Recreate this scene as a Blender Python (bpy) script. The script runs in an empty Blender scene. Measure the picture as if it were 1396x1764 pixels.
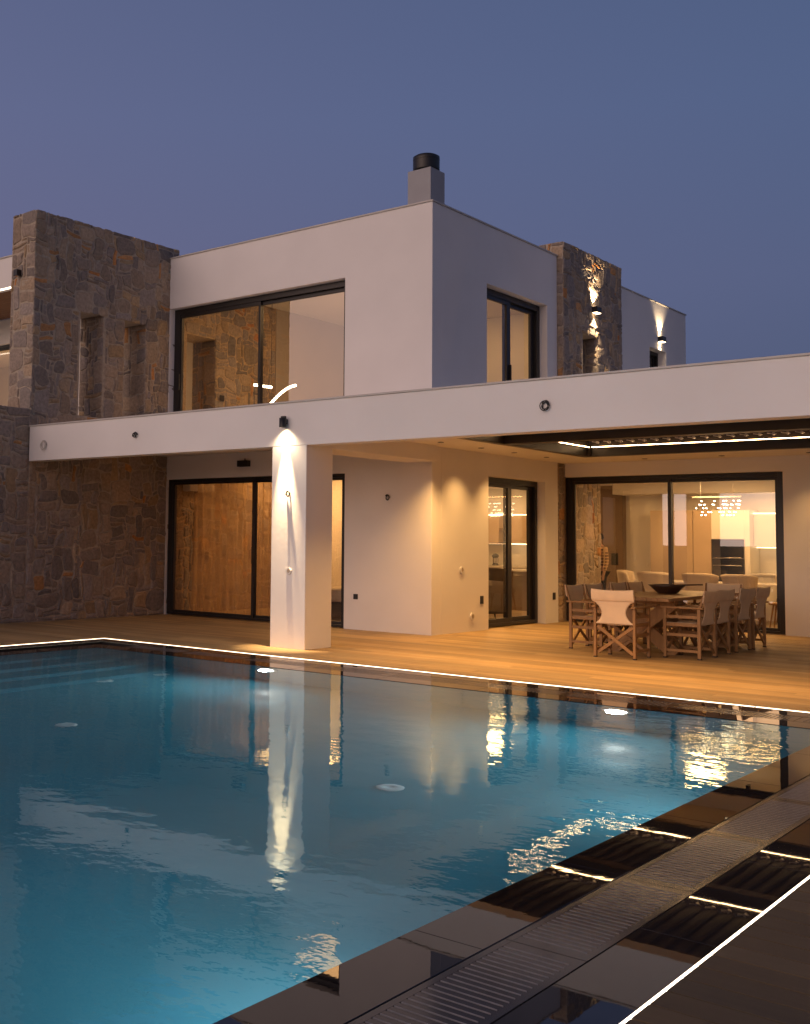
import bpy, bmesh, math, random
from mathutils import Vector, Matrix, Euler
rnd = random.Random(7)
scene = bpy.context.scene
COL = scene.collection
R = math.radians

# ------------------------------------------------------------------ materials
MATS = {}

def new_mat(name):
    m = bpy.data.materials.new(name)
    m.use_nodes = True
    nt = m.node_tree
    for n in list(nt.nodes):
        nt.nodes.remove(n)
    out = nt.nodes.new('ShaderNodeOutputMaterial')
    MATS[name] = m
    return m, nt, out


def N(nt, t, **kw):
    n = nt.nodes.new(t)
    for k, v in kw.items():
        if k.startswith('i_'):
            n.inputs[k[2:].replace('_', ' ')].default_value = v
        else:
            setattr(n, k, v)
    return n


def L(nt, a, ao, b, bi):
    nt.links.new(a.outputs[ao], b.inputs[bi])


def principled(name, col, rough=.5, metal=0., spec=.5, noise=None, bump=None, attr=None, var=.12, coat=0.):
    """noise=(scale, amount) mottles the colour, bump=(scale, distance) roughens the surface, attr multiplies by a colour attribute"""
    m, nt, out = new_mat(name)
    p = N(nt, 'ShaderNodeBsdfPrincipled')
    p.inputs['Base Color'].default_value = (*col, 1)
    p.inputs['Roughness'].default_value = rough
    p.inputs['Metallic'].default_value = metal
    p.inputs['Specular IOR Level'].default_value = spec
    p.inputs['Coat Weight'].default_value = coat
    L(nt, p, 'BSDF', out, 'Surface')
    tc = N(nt, 'ShaderNodeTexCoord')
    src = None
    if attr:
        a = N(nt, 'ShaderNodeVertexColor', layer_name=attr)
        src = (a, 'Color')
    if noise:
        n = N(nt, 'ShaderNodeTexNoise', i_Scale=noise[0], i_Detail=5.)
        L(nt, tc, 'Object', n, 'Vector')
        mr = N(nt, 'ShaderNodeMapRange')
        mr.inputs['To Min'].default_value = 1 - noise[1]
        mr.inputs['To Max'].default_value = 1 + noise[1]
        mr.inputs['From Min'].default_value = .25
        mr.inputs['From Max'].default_value = .75
        L(nt, n, 'Fac', mr, 'Value')
        mx = N(nt, 'ShaderNodeVectorMath', operation='MULTIPLY')
        if src:
            L(nt, src[0], src[1], mx, 0)
        else:
            mx.inputs[0].default_value = col
        L(nt, mr, 'Result', mx, 1)
        src = (mx, 'Vector')
    if src:
        L(nt, src[0], src[1], p, 'Base Color')
    if bump:
        n2 = N(nt, 'ShaderNodeTexNoise', i_Scale=bump[0], i_Detail=6.)
        L(nt, tc, 'Object', n2, 'Vector')
        b = N(nt, 'ShaderNodeBump', i_Strength=1., i_Distance=bump[1])
        L(nt, n2, 'Fac', b, 'Height')
        L(nt, b, 'Normal', p, 'Normal')
    return m


def wood(name, base, rough=.5, axis=0, scale=9., attr=None, amt=.35):
    m, nt, out = new_mat(name)
    p = N(nt, 'ShaderNodeBsdfPrincipled', i_Roughness=rough)
    p.inputs['Specular IOR Level'].default_value = .35
    L(nt, p, 'BSDF', out, 'Surface')
    tc = N(nt, 'ShaderNodeTexCoord')
    mp = N(nt, 'ShaderNodeMapping')
    s = [scale * 4.] * 3
    s[axis] = scale * .22
    mp.inputs['Scale'].default_value = s
    L(nt, tc, 'Object', mp, 'Vector')
    n = N(nt, 'ShaderNodeTexNoise', i_Scale=1., i_Detail=6., i_Roughness=.65)
    L(nt, mp, 'Vector', n, 'Vector')
    n3 = N(nt, 'ShaderNodeTexNoise', i_Scale=1.3, i_Detail=4.)
    L(nt, tc, 'Object', n3, 'Vector')
    add = N(nt, 'ShaderNodeMath', operation='ADD')
    L(nt, n, 'Fac', add, 0)
    L(nt, n3, 'Fac', add, 1)
    mr = N(nt, 'ShaderNodeMapRange')
    mr.inputs['From Min'].default_value = .6
    mr.inputs['From Max'].default_value = 1.4
    mr.inputs['To Min'].default_value = 1 - amt
    mr.inputs['To Max'].default_value = 1 + amt
    L(nt, add, 'Value', mr, 'Value')
    mx = N(nt, 'ShaderNodeVectorMath', operation='MULTIPLY')
    if attr:
        a = N(nt, 'ShaderNodeVertexColor', layer_name=attr)
        L(nt, a, 'Color', mx, 0)
    else:
        mx.inputs[0].default_value = base
    L(nt, mr, 'Result', mx, 1)
    L(nt, mx, 'Vector', p, 'Base Color')
    b = N(nt, 'ShaderNodeBump', i_Strength=.6, i_Distance=.002)
    L(nt, n, 'Fac', b, 'Height')
    L(nt, b, 'Normal', p, 'Normal')
    return m


def emission(name, col, strength):
    m, nt, out = new_mat(name)
    e = N(nt, 'ShaderNodeEmission', i_Strength=strength)
    e.inputs['Color'].default_value = (*col, 1)
    L(nt, e, 'Emission', out, 'Surface')
    return m


def thin_glass(name, r0=.11, tint=(.96, .97, .96)):
    """one sheet of coated window glass: Schlick reflection over a clear body"""
    m, nt, out = new_mat(name)
    g = N(nt, 'ShaderNodeNewGeometry')
    dt = N(nt, 'ShaderNodeVectorMath', operation='DOT_PRODUCT')
    L(nt, g, 'Incoming', dt, 0)
    L(nt, g, 'Normal', dt, 1)
    ab = N(nt, 'ShaderNodeMath', operation='ABSOLUTE')
    L(nt, dt, 'Value', ab, 0)
    om = N(nt, 'ShaderNodeMath', operation='SUBTRACT')
    om.inputs[0].default_value = 1
    L(nt, ab, 'Value', om, 1)
    pw = N(nt, 'ShaderNodeMath', operation='POWER')
    L(nt, om, 'Value', pw, 0)
    pw.inputs[1].default_value = 5
    ml = N(nt, 'ShaderNodeMath', operation='MULTIPLY_ADD')
    L(nt, pw, 'Value', ml, 0)
    ml.inputs[1].default_value = 1 - r0
    ml.inputs[2].default_value = r0
    tr = N(nt, 'ShaderNodeBsdfTransparent')
    tr.inputs['Color'].default_value = (*tint, 1)
    gl = N(nt, 'ShaderNodeBsdfGlossy', i_Roughness=0.)
    gl.inputs['Color'].default_value = (1, 1, 1, 1)
    mix = N(nt, 'ShaderNodeMixShader')
    L(nt, ml, 'Value', mix, 'Fac')
    L(nt, tr, 'BSDF', mix, 1)
    L(nt, gl, 'BSDF', mix, 2)
    L(nt, mix, 'Shader', out, 'Surface')
    return m


def water_mat():
    m, nt, out = new_mat('pool_water')
    g = N(nt, 'ShaderNodeBsdfGlass', i_Roughness=0., i_IOR=1.333)
    g.inputs['Color'].default_value = (.80, .95, .98, 1)
    L(nt, g, 'BSDF', out, 'Surface')
    tc = N(nt, 'ShaderNodeTexCoord')
    mp = N(nt, 'ShaderNodeMapping')
    mp.inputs['Rotation'].default_value = (0, 0, R(35))
    mp.inputs['Scale'].default_value = (1., 1.5, 1.)
    L(nt, tc, 'Object', mp, 'Vector')
    n1 = N(nt, 'ShaderNodeTexNoise', i_Scale=2.6, i_Detail=1.5, i_Roughness=.4)
    L(nt, mp, 'Vector', n1, 'Vector')
    n2 = N(nt, 'ShaderNodeTexNoise', i_Scale=10., i_Detail=2., i_Roughness=.5)
    L(nt, mp, 'Vector', n2, 'Vector')
    a = N(nt, 'ShaderNodeMath', operation='MULTIPLY_ADD')
    L(nt, n2, 'Fac', a, 0)
    a.inputs[1].default_value = .32
    L(nt, n1, 'Fac', a, 2)
    # calm and rougher patches
    n3 = N(nt, 'ShaderNodeTexNoise', i_Scale=.28, i_Detail=1.)
    L(nt, tc, 'Object', n3, 'Vector')
    mr = N(nt, 'ShaderNodeMapRange')
    mr.inputs['From Min'].default_value = .38
    mr.inputs['From Max'].default_value = .62
    mr.inputs['To Min'].default_value = .35
    mr.inputs['To Max'].default_value = 1.
    L(nt, n3, 'Fac', mr, 'Value')
    ml = N(nt, 'ShaderNodeMath', operation='MULTIPLY')
    L(nt, a, 'Value', ml, 0)
    L(nt, mr, 'Result', ml, 1)
    b = N(nt, 'ShaderNodeBump', i_Strength=1., i_Distance=.0042)
    L(nt, ml, 'Value', b, 'Height')
    L(nt, b, 'Normal', g, 'Normal')
    return m


principled('stucco', (.80, .77, .73), .85, spec=.25, noise=(.9, .05), bump=(16, .0011))
principled('stucco_inside', (.74, .70, .63), .8, spec=.25, noise=(1.2, .03))
principled('inner_tan', (.44, .38, .33), .8, spec=.25, noise=(1.2, .05))
principled('stucco_grey', (.36, .36, .37), .85, spec=.25, noise=(3, .06), bump=(70, .001))
principled('stone', (.2, .17, .14), .85, spec=.25, attr='tint', noise=(22, .28), bump=(45, .006))
principled('mortar', (.42, .35, .27), .95, spec=.1, noise=(14, .2), bump=(60, .006))
principled('cap_metal', (.50, .47, .43), .45, spec=.5, noise=(5, .05))
principled('frame_metal', (.016, .013, .012), .38, spec=.5, noise=(20, .1))
principled('lamp_black', (.014, .013, .013), .42, spec=.5, noise=(20, .1))
principled('pergola_metal', (.022, .014, .010), .4, spec=.5, noise=(9, .12))
principled('pergola_louvre', (.022, .014, .009), .6, spec=.15, noise=(9, .1))
principled('chrome', (.6, .6, .6), .2, metal=1., noise=(20, .05))
principled('plastic_white', (.7, .68, .64), .4, noise=(20, .03))
principled('cable_dark', (.02, .02, .022), .4, noise=(30, .1))
principled('cable_white', (.6, .56, .5), .5, noise=(30, .05))
principled('wet_tile', (.018, .015, .014), .012, spec=.42, noise=(5, .3), bump=(1.6, .0005))
principled('wet_tile_dry', (.026, .022, .021), .014, spec=.36, noise=(6, .3), bump=(1.3, .0003))
principled('grate_stone', (.040, .037, .038), .12, spec=.4, noise=(8, .25))
principled('slot_edge_glint', (.20, .20, .21), .35, spec=.6, noise=(30, .2))  # paler than the grating: light caught on the slot edges, put into the colour
principled('channel_dark', (.012, .012, .013), .3, noise=(10, .2))
principled('pool_tile', (.075, .325, .42), .22, spec=.5, noise=(.7, .10))
principled('pool_fitting', (.62, .72, .74), .4, noise=(12, .05))
principled('ground_soil', (.055, .048, .038), .95, noise=(.25, .3), bump=(4, .03))
principled('deck_under', (.02, .014, .01), .9, noise=(5, .2))
wood('deck_wood', (.3, .2, .1), .55, axis=0, scale=5., attr='tint', amt=.22)
wood('soffit_wood', (.16, .075, .035), .55, axis=0, scale=8.)
wood('teak', (.31, .168, .060), .5, axis=2, scale=10., amt=.3)
wood('teak_top', (.36, .20, .075), .45, axis=1, scale=8., amt=.3)
wood('inner_floor', (.30, .22, .14), .4, axis=1, scale=4., amt=.2)
wood('bowl_wood', (.05, .025, .014), .4, axis=2, scale=8.)
principled('canvas', (.76, .60, .40), .9, spec=.15, noise=(6, .07), bump=(320, .0012))
principled('rubber_black', (.012, .012, .012), .7, noise=(20, .1))
principled('upholstery_cream', (.56, .47, .37), .85, spec=.2, noise=(9, .06), bump=(200, .001))
principled('upholstery_grey', (.26, .21, .17), .9, spec=.2, noise=(9, .08), bump=(200, .001))
principled('upholstery_dark', (.05, .036, .027), .85, spec=.2, noise=(9, .08))
principled('table_white', (.70, .66, .60), .2, noise=(3, .04))
principled('cabinet_white', (.72, .68, .60), .35, noise=(2, .03))
principled('cabinet_tan', (.44, .33, .22), .45, noise=(2.5, .06))
principled('panel_brown', (.20, .13, .08), .6, noise=(2.5, .08))
principled('oven_glass', (.012, .013, .017), .08, spec=.8, noise=(3, .1))
principled('worktop', (.58, .54, .48), .25, noise=(6, .08))
principled('bed_linen', (.68, .62, .54), .9, noise=(4, .05), bump=(9, .02))
principled('bed_base', (.09, .075, .06), .8, noise=(6, .1))
principled('curtain_cloth', (.42, .28, .165), .95, spec=.1, noise=(5, .1))
_nt = MATS['curtain_cloth'].node_tree
_t = N(_nt, 'ShaderNodeBsdfTranslucent')
_t.inputs['Color'].default_value = (.55, .36, .20, 1)
_m = N(_nt, 'ShaderNodeMixShader')
_m.inputs['Fac'].default_value = .45
L(_nt, _nt.nodes['Principled BSDF'], 'BSDF', _m, 1)
L(_nt, _t, 'BSDF', _m, 2)
L(_nt, _m, 'Shader', [n for n in _nt.nodes if n.type == 'OUTPUT_MATERIAL'][0], 'Surface')
principled('skin', (.42, .25, .17), .55, noise=(20, .06))
principled('hair_dark', (.02, .014, .010), .6, noise=(40, .3))
principled('trousers_black', (.015, .014, .014), .85, noise=(20, .15))
thin_glass('window_glass', .12)
thin_glass('window_glass_coated', .18, (.90, .88, .85))
thin_glass('window_glass_dim', .22, (.80, .76, .70))
emission('led_white', (1, .82, .62), 6)
emission('led_pergola', (1, .60, .28), 30)
emission('led_cove', (1, .68, .36), 7)
emission('lamp_lens', (1, .74, .44), 14)
emission('downlight_lens', (1, .70, .38), 3)
emission('crystal_glow', (1, .80, .52), 14)
emission('pool_lamp_lens', (1, .92, .80), 24)
water_mat()


def plaid():
    m, nt, out = new_mat('plaid_shirt')
    p = N(nt, 'ShaderNodeBsdfPrincipled', i_Roughness=.9)
    L(nt, p, 'BSDF', out, 'Surface')
    tc = N(nt, 'ShaderNodeTexCoord')
    w1 = N(nt, 'ShaderNodeTexWave', i_Scale=5., i_Distortion=.3, bands_direction='X')
    w2 = N(nt, 'ShaderNodeTexWave', i_Scale=5., i_Distortion=.3, bands_direction='Z')
    L(nt, tc, 'Object', w1, 'Vector')
    L(nt, tc, 'Object', w2, 'Vector')
    ad = N(nt, 'ShaderNodeMath', operation='ADD')
    L(nt, w1, 'Fac', ad, 0)
    L(nt, w2, 'Fac', ad, 1)
    cr = N(nt, 'ShaderNodeValToRGB')
    cr.color_ramp.elements[0].color = (.10, .05, .03, 1)
    cr.color_ramp.elements[1].color = (.50, .34, .20, 1)
    cr.color_ramp.elements[0].position = .3
    L(nt, ad, 'Value', cr, 'Fac')
    L(nt, cr, 'Color', p, 'Base Color')


plaid()

# ------------------------------------------------------------------ mesh helpers


class MB:
    def __init__(self):
        self.v, self.f, self.mi, self.c, self.mats, self.sm = [], [], [], [], [], []
        self.mat, self.col, self.smooth = 0, (1, 1, 1), False

    def use(self, name):
        if name not in self.mats:
            self.mats.append(name)
        self.mat = self.mats.index(name)
        return self

    def face(self, idx):
        self.f.append(tuple(idx))
        self.mi.append(self.mat)
        self.c.append(self.col)
        self.sm.append(self.smooth)

    def poly(self, pts):
        b = len(self.v)
        self.v += [tuple(p) for p in pts]
        self.face(range(b, b + len(pts)))

    def box(self, x0, x1, y0, y1, z0, z1):
        b = len(self.v)
        self.v += [(x0, y0, z0), (x1, y0, z0), (x1, y1, z0), (x0, y1, z0), (x0, y0, z1), (x1, y0, z1), (x1, y1, z1), (x0, y1, z1)]
        for q in ((0, 3, 2, 1), (4, 5, 6, 7), (0, 1, 5, 4), (1, 2, 6, 5), (2, 3, 7, 6), (3, 0, 4, 7)):
            self.face([b + i for i in q])
        return self

    def bar(self, p0, p1, w, h, up=(0, 0, 1)):
        """a square bar from p0 to p1, w across, h along 'up'"""
        p0, p1 = Vector(p0), Vector(p1)
        d = (p1 - p0).normalized()
        s = d.cross(Vector(up))
        if s.length < 1e-4:
            s = d.cross(Vector((1, 0, 0)))
        s.normalize()
        u = s.cross(d).normalized()
        b = len(self.v)
        for p in (p0, p1):
            for a, c in ((-1, -1), (1, -1), (1, 1), (-1, 1)):
                self.v.append(tuple(p + s * a * w / 2 + u * c * h / 2))
        for q in ((0, 1, 2, 3), (7, 6, 5, 4), (0, 4, 5, 1), (1, 5, 6, 2), (2, 6, 7, 3), (3, 7, 4, 0)):
            self.face([b + i for i in q])
        return self

    def tube(self, pts, r, n=10, cap=True):
        pts = [Vector(p) for p in pts]
        rs = r if isinstance(r, (list, tuple)) else [r] * len(pts)
        rings = []
        ref = Vector((.13, .31, .94))
        for i, p in enumerate(pts):
            d = (pts[min(i + 1, len(pts) - 1)] - pts[max(i - 1, 0)]).normalized()
            s = d.cross(ref)
            if s.length < .1:
                s = d.cross(Vector((1, 0, 0)))
            s.normalize()
            u = s.cross(d)
            b = len(self.v)
            for k in range(n):
                a = 2 * math.pi * k / n
                self.v.append(tuple(p + (s * math.cos(a) + u * math.sin(a)) * rs[i]))
            rings.append(b)
        sm = self.smooth
        self.smooth = True
        for a, b in zip(rings, rings[1:]):
            for k in range(n):
                k2 = (k + 1) % n
                self.face((a + k, a + k2, b + k2, b + k))
        self.smooth = sm
        if cap:
            self.face([rings[0] + k for k in reversed(range(n))])
            self.face([rings[-1] + k for k in range(n)])
        return self

    def lathe(self, prof, c=(0, 0, 0), n=24, cap=True):
        """prof = [(radius, z)] turned about the vertical through c"""
        rings = []
        for r, z in prof:
            b = len(self.v)
            for k in range(n):
                a = 2 * math.pi * k / n
                self.v.append((c[0] + r * math.cos(a), c[1] + r * math.sin(a), c[2] + z))
            rings.append(b)
        sm = self.smooth
        self.smooth = True
        for a, b in zip(rings, rings[1:]):
            for k in range(n):
                k2 = (k + 1) % n
                self.face((a + k, a + k2, b + k2, b + k))
        self.smooth = sm
        if cap:
            self.face([rings[0] + k for k in reversed(range(n))])
            self.face([rings[-1] + k for k in range(n)])
        return self

    def grid(self, fn, nu, nv, smooth=True, thick=None):
        """fn(u, v) -> point for u, v in 0..1"""
        b = len(self.v)
        for i in range(nu + 1):
            for j in range(nv + 1):
                self.v.append(tuple(fn(i / nu, j / nv)))
        sm = self.smooth
        self.smooth = smooth
        for i in range(nu):
            for j in range(nv):
                a = b + i * (nv + 1) + j
                self.face((a, a + nv + 1, a + nv + 2, a + 1))
        self.smooth = sm
        return self

    def build(self, name, mat=None, parent=None, loc=(0, 0, 0), bevel=0., tint=False, solid=0., subsurf=0, recalc=True):
        if mat and not self.mats:
            self.mats = [mat]
        me = bpy.data.meshes.new(name)
        me.from_pydata(self.v, [], self.f)
        for m in self.mats:
            me.materials.append(MATS[m])
        me.polygons.foreach_set('material_index', self.mi)
        me.polygons.foreach_set('use_smooth', self.sm)
        if tint:
            ca = me.color_attributes.new('tint', 'FLOAT_COLOR', 'CORNER')
            k = 0
            buf = []
            for p, c in zip(me.polygons, self.c):
                buf += list((*c, 1.)) * p.loop_total
            ca.data.foreach_set('color', buf)
        bm = bmesh.new()
        bm.from_mesh(me)
        bmesh.ops.recalc_face_normals(bm, faces=bm.faces) if recalc and not tint else None
        bm.to_mesh(me)
        bm.free()
        o = bpy.data.objects.new(name, me)
        COL.objects.link(o)
        o.location = loc
        if parent is not None:
            o.parent = parent
            # built in world coordinates: carry the mesh into the parent's frame
            if loc == (0, 0, 0) and parent.get('world_built'):
                me.transform(Matrix.Translation(-Vector(parent['world_built'])))
        if solid:
            s = o.modifiers.new('thickness', 'SOLIDIFY')
            s.thickness = solid
            s.offset = 0
        if bevel:
            b = o.modifiers.new('edge', 'BEVEL')
            b.width = bevel
            b.segments = 2
            b.limit_method = 'ANGLE'
        if subsurf:
            s = o.modifiers.new('smooth', 'SUBSURF')
            s.levels = s.render_levels = subsurf
        return o


def tag(o, label=None, cat=None, group=None, kind=None):
    if label:
        o['label'] = label
    if cat:
        o['category'] = cat
    if group:
        o['group'] = group
    if kind:
        o['kind'] = kind
    return o


def thing(name, label, cat, loc=(0, 0, 0), rz=0., group=None, world=False):
    o = bpy.data.objects.new(name, None)
    COL.objects.link(o)
    o.location = loc
    o.rotation_euler = (0, 0, rz)
    o.empty_display_size = .2
    if world:
        o['world_built'] = tuple(loc)
    return tag(o, label, cat, group)


def copy_tree(o, parent=None):
    c = o.copy()
    COL.objects.link(c)
    if parent is not None:
        c.parent = parent
    for ch in [x for x in o.children]:
        copy_tree(ch, c)
    return c


def walls(mb, axis, a0, a1, t0, t1, z0, z1, holes):
    """a wall running along axis ('x' or 'y') from a0 to a1, between t0 and t1 across, with rectangular holes (h0,h1,zb,zt)"""
    us = sorted({a0, a1, *[min(max(h[k], a0), a1) for h in holes for k in (0, 1)]})
    zs = sorted({z0, z1, *[min(max(h[k], z0), z1) for h in holes for k in (2, 3)]})
    nu, nz = len(us) - 1, len(zs) - 1
    full = [[not any(h[0] < (us[i] + us[i + 1]) / 2 < h[1] and h[2] < (zs[j] + zs[j + 1]) / 2 < h[3] for h in holes) for j in range(nz)] for i in range(nu)]
    vid = {}

    def vert(i, j, k):
        if (i, j, k) not in vid:
            t = (t0, t1)[k]
            vid[(i, j, k)] = len(mb.v)
            mb.v.append((us[i], t, zs[j]) if axis == 'x' else (t, us[i], zs[j]))
        return vid[(i, j, k)]
    ok = lambda i, j: 0 <= i < nu and 0 <= j < nz and full[i][j]
    for i in range(nu):
        for j in range(nz):
            if not full[i][j]:
                continue
            for k in (0, 1):
                mb.face([vert(i, j, k), vert(i + 1, j, k), vert(i + 1, j + 1, k), vert(i, j + 1, k)])
            for di, dj, e in ((-1, 0, ((i, j), (i, j + 1))), (1, 0, ((i + 1, j), (i + 1, j + 1))), (0, -1, ((i, j), (i + 1, j))), (0, 1, ((i, j + 1), (i + 1, j + 1)))):
                if not ok(i + di, j + dj):
                    mb.face([vert(*e[0], 0), vert(*e[1], 0), vert(*e[1], 1), vert(*e[0], 1)])


STONE_COLS = [((.205, .165, .132), 6), ((.235, .182, .135), 6), ((.265, .200, .138), 5), ((.28, .20, .12), 2), ((.165, .140, .122), 4), ((.33, .175, .075), 1.2), ((.34, .155, .055), .7), ((.200, .168, .145), 5)]


def stone_col(r):
    t = sum(w for _, w in STONE_COLS)
    k = r.random() * t
    for c, w in STONE_COLS:
        k -= w
        if k <= 0:
            break
    f = r.uniform(.80, 1.2) * 1.42
    return tuple(x * f for x in c)


def stone_patch(mb, o, u, v, n, W, H, holes=(), seed=1, cell=.078, big=1.):
    """squared rubble laid on a rectangle: o + a*u + b*v, standing proud along n"""
    r = random.Random(seed)
    o, u, v, n = Vector(o), Vector(u), Vector(v), Vector(n)
    nx, ny = max(1, round(W / cell)), max(1, round(H / cell))
    cx, cy = W / nx, H / ny
    occ = [[False] * ny for _ in range(nx)]
    for h in holes:
        for i in range(nx):
            for j in range(ny):
                if h[0] - .5 * cx < (i + .5) * cx - 0 < h[1] + .0 * cx and h[2] - .0 < (j + .5) * cy < h[3]:
                    occ[i][j] = True
    ph = [r.uniform(0, 6.28) for _ in range(8)]

    def warp(x, y):
        fx = min(1., x / .25, (W - x) / .25) if W > .8 else min(1., max(0., x / .15), max(0., (W - x) / .15)) * .5
        fy = min(1., y / .25, (H - y) / .25)
        fx, fy = max(0., fx), max(0., fy)
        for h in holes:
            if h[0] - .25 < x < h[1] + .25 and h[2] - .25 < y < h[3] + .25:
                q = max(h[0] - x, x - h[1], h[2] - y, y - h[3], 0.) / .25
                fx, fy = min(fx, q), min(fy, q)
        dx = .026 * math.sin(y * 11 + ph[0] + 1.5 * math.sin(x * 5 + ph[1])) + .014 * math.sin(y * 23 + x * 9 + ph[2])
        dy = .026 * math.sin(x * 8 + ph[3] + 1.4 * math.sin(y * 6 + ph[4])) + .014 * math.sin(x * 19 - y * 7 + ph[5])
        return x + dx * fx, y + dy * fy
    mb.use('stone')
    for j in range(ny):
        for i in range(nx):
            if occ[i][j]:
                continue
            k = r.random()
            if k < .28:
                w, h = r.randint(2, 5), 1
            elif k < .72:
                w, h = r.randint(2, 5), r.randint(2, 3)
            elif k < .86:
                w, h = r.randint(3, 6), r.randint(3, 5)
            elif k < .94:
                w, h = 1, r.randint(2, 4)
            else:
                w, h = r.randint(2, 3), r.randint(4, 6)
            m = 0
            while m < w and i + m < nx and not occ[i + m][j]:
                m += 1
            w = m
            if i + w + 1 == nx:
                w = w + 1 if not occ[nx - 1][j] else w
            m = 0
            while m < h and j + m < ny and all(not occ[i + q][j + m] for q in range(w)):
                m += 1
            h = m
            for q in range(w):
                for s in range(h):
                    occ[i + q][j + s] = True
            g = r.uniform(.005, .012)
            a0, a1, b0, b1 = i * cx + g, (i + w) * cx - g, j * cy + g, (j + h) * cy - g
            jt = .020
            mb.col = stone_col(r)
            k = min(a1 - a0, b1 - b0) * r.uniform(.10, .22)
            pts = [(a0 + k, b0), ((a0 + a1) / 2, b0), (a1 - k, b0), (a1, b0 + k), (a1, (b0 + b1) / 2), (a1, b1 - k), (a1 - k, b1), ((a0 + a1) / 2, b1), (a0 + k, b1), (a0, b1 - k), (a0, (b0 + b1) / 2), (a0, b0 + k)]
            pts = [(min(max(x + r.uniform(-jt, jt) * .7, a0 - .004), a1 + .004), min(max(y + r.uniform(-jt, jt) * .7, b0 - .004), b1 + .004)) for x, y in pts]
            big_ = (a1 - a0) * (b1 - b0) > .045
            if big_ and mb.col[0] > 1.75 * mb.col[1]:
                mb.col = tuple(.6 * p_ + .4 * q_ for p_, q_ in zip(stone_col(r), (.29, .235, .185)))
            pts = [warp(*p_) for p_ in pts]
            ca, cb = sum(p_[0] for p_ in pts) / 12, sum(p_[1] for p_ in pts) / 12
            d = r.uniform(.006, .024)
            tx, ty = r.uniform(-.05, .05), r.uniform(-.05, .05)
            P0, P1, P2 = [], [], []
            for x, y in pts:
                P0.append(o + u * x + v * y)
                sx = ca + (x - ca) * (1 - .010 / max(.03, a1 - a0) * 2)
                sy = cb + (y - cb) * (1 - .010 / max(.03, b1 - b0) * 2)
                P1.append(o + u * sx + v * sy + n * (d * .75 + r.uniform(-.002, .002)))
                qx, qy = ca + (sx - ca) * .68, cb + (sy - cb) * .68
                P2.append(o + u * qx + v * qy + n * (d + r.uniform(-.004, .005) + tx * (qx - ca) + ty * (qy - cb)))
            b = len(mb.v)
            mb.v += [tuple(p) for p in P0 + P1 + P2] + [tuple(o + u * ca + v * cb + n * (d + r.uniform(-.002, .004)))]
            m = len(pts)
            flip = u.cross(v).dot(n) < 0
            for q in range(m):
                q2 = (q + 1) % m
                for s in range(2):
                    fc = [b + s * m + q, b + s * m + q2, b + (s + 1) * m + q2, b + (s + 1) * m + q]
                    mb.face(fc[::-1] if flip else fc)
                fc = [b + 2 * m + q, b + 2 * m + q2, b + 3 * m]
                mb.face(fc[::-1] if flip else fc)


def spot(parent, name, loc, rot, energy, size, blend, soft=.02, col=(1, .72, .42)):
    ld = bpy.data.lights.new(name, 'SPOT')
    ld.energy = energy
    ld.color = col
    ld.spot_size = R(size)
    ld.spot_blend = blend
    ld.shadow_soft_size = soft
    o = bpy.data.objects.new(name, ld)
    COL.objects.link(o)
    o.location = loc
    o.rotation_euler = rot
    if parent:
        o.parent = parent
    return o


# ------------------------------------------------------------------ setting: ground, deck, pool
g = MB().use('ground_soil')
B = 3000
hx0, hx1, hy0, hy1 = -26, 8, -6, 32
for q in ((-B, B, -B, hy0), (-B, B, hy1, B), (-B, hx0, hy0, hy1), (hx1, B, hy0, hy1)):
    g.poly([(q[0], q[2], -.12), (q[1], q[2], -.12), (q[1], q[3], -.12), (q[0], q[3], -.12)])
tag(g.build('ground'), kind='structure')


def deck(name, x0, x1, y0, y1, seed, tone=1.):
    r = random.Random(seed)
    mb = MB().use('deck_wood')
    y = y1
    k = 0
    while y > y0 + .01:
        ya = max(y - .1375, y0)
        x = x0 - r.uniform(0, 2)
        while x < x1:
            xe = x + r.uniform(2.0, 3.8)
            a, b = max(x, x0), min(xe, x1)
            if b - a > .02:
                s = r.uniform(.74, 1.2)
                h = r.uniform(-.015, .015)
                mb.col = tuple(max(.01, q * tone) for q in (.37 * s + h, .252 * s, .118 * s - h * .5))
                z = r.uniform(-.0012, .0)
                c = .003
                mb.poly([(a, ya + c, z), (b - .003, ya + c, z), (b - .003, y - c, z), (a, y - c, z)])
                mb.poly([(a, ya, z - c), (b - .003, ya, z - c), (b - .003, ya + c, z), (a, ya + c, z)])
                mb.poly([(a, y - c, z), (b - .003, y - c, z), (b - .003, y, z - c), (a, y, z - c)])
                mb.poly([(a, ya, z - .022), (b - .003, ya, z - .022), (b - .003, ya, z - c), (a, ya, z - c)])
                mb.poly([(b - .003, ya, z - .022), (b - .003, y, z - .022), (b - .003, y, z - c), (b - .003, ya, z - c)])
                mb.poly([(a, ya, z - .022), (a, y, z - .022), (a, y, z - c), (a, ya, z - c)])
            x = xe
        y = ya - .0055
    mb.use('deck_under')
    mb.poly([(x0, y0, -.023), (x1, y0, -.023), (x1, y1, -.023), (x0, y1, -.023)])
    return tag(mb.build(name, tint=True), kind='structure')


LX0, LX1, LY1, LY0 = -12.235, -1.43, 10.68, -2.2     # inner line of the deck round the pool
deck('terrace_deck', -16.6, 8, LY1 + .012, 19.5, 3)
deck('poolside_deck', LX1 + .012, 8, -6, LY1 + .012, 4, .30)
deck('poolside_deck', -26, LX0 - .012, -6, LY1 + .012, 5)
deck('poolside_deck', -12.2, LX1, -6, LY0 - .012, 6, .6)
sl = MB().use('deck_under')
sl.box(-26, 8, 19.5, 32, -.2, -.03)
sl.box(-26, -16.6, LY1 + .012, 19.5, -.2, -.03)
tag(sl.build('ground_slab'), kind='structure')

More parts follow.
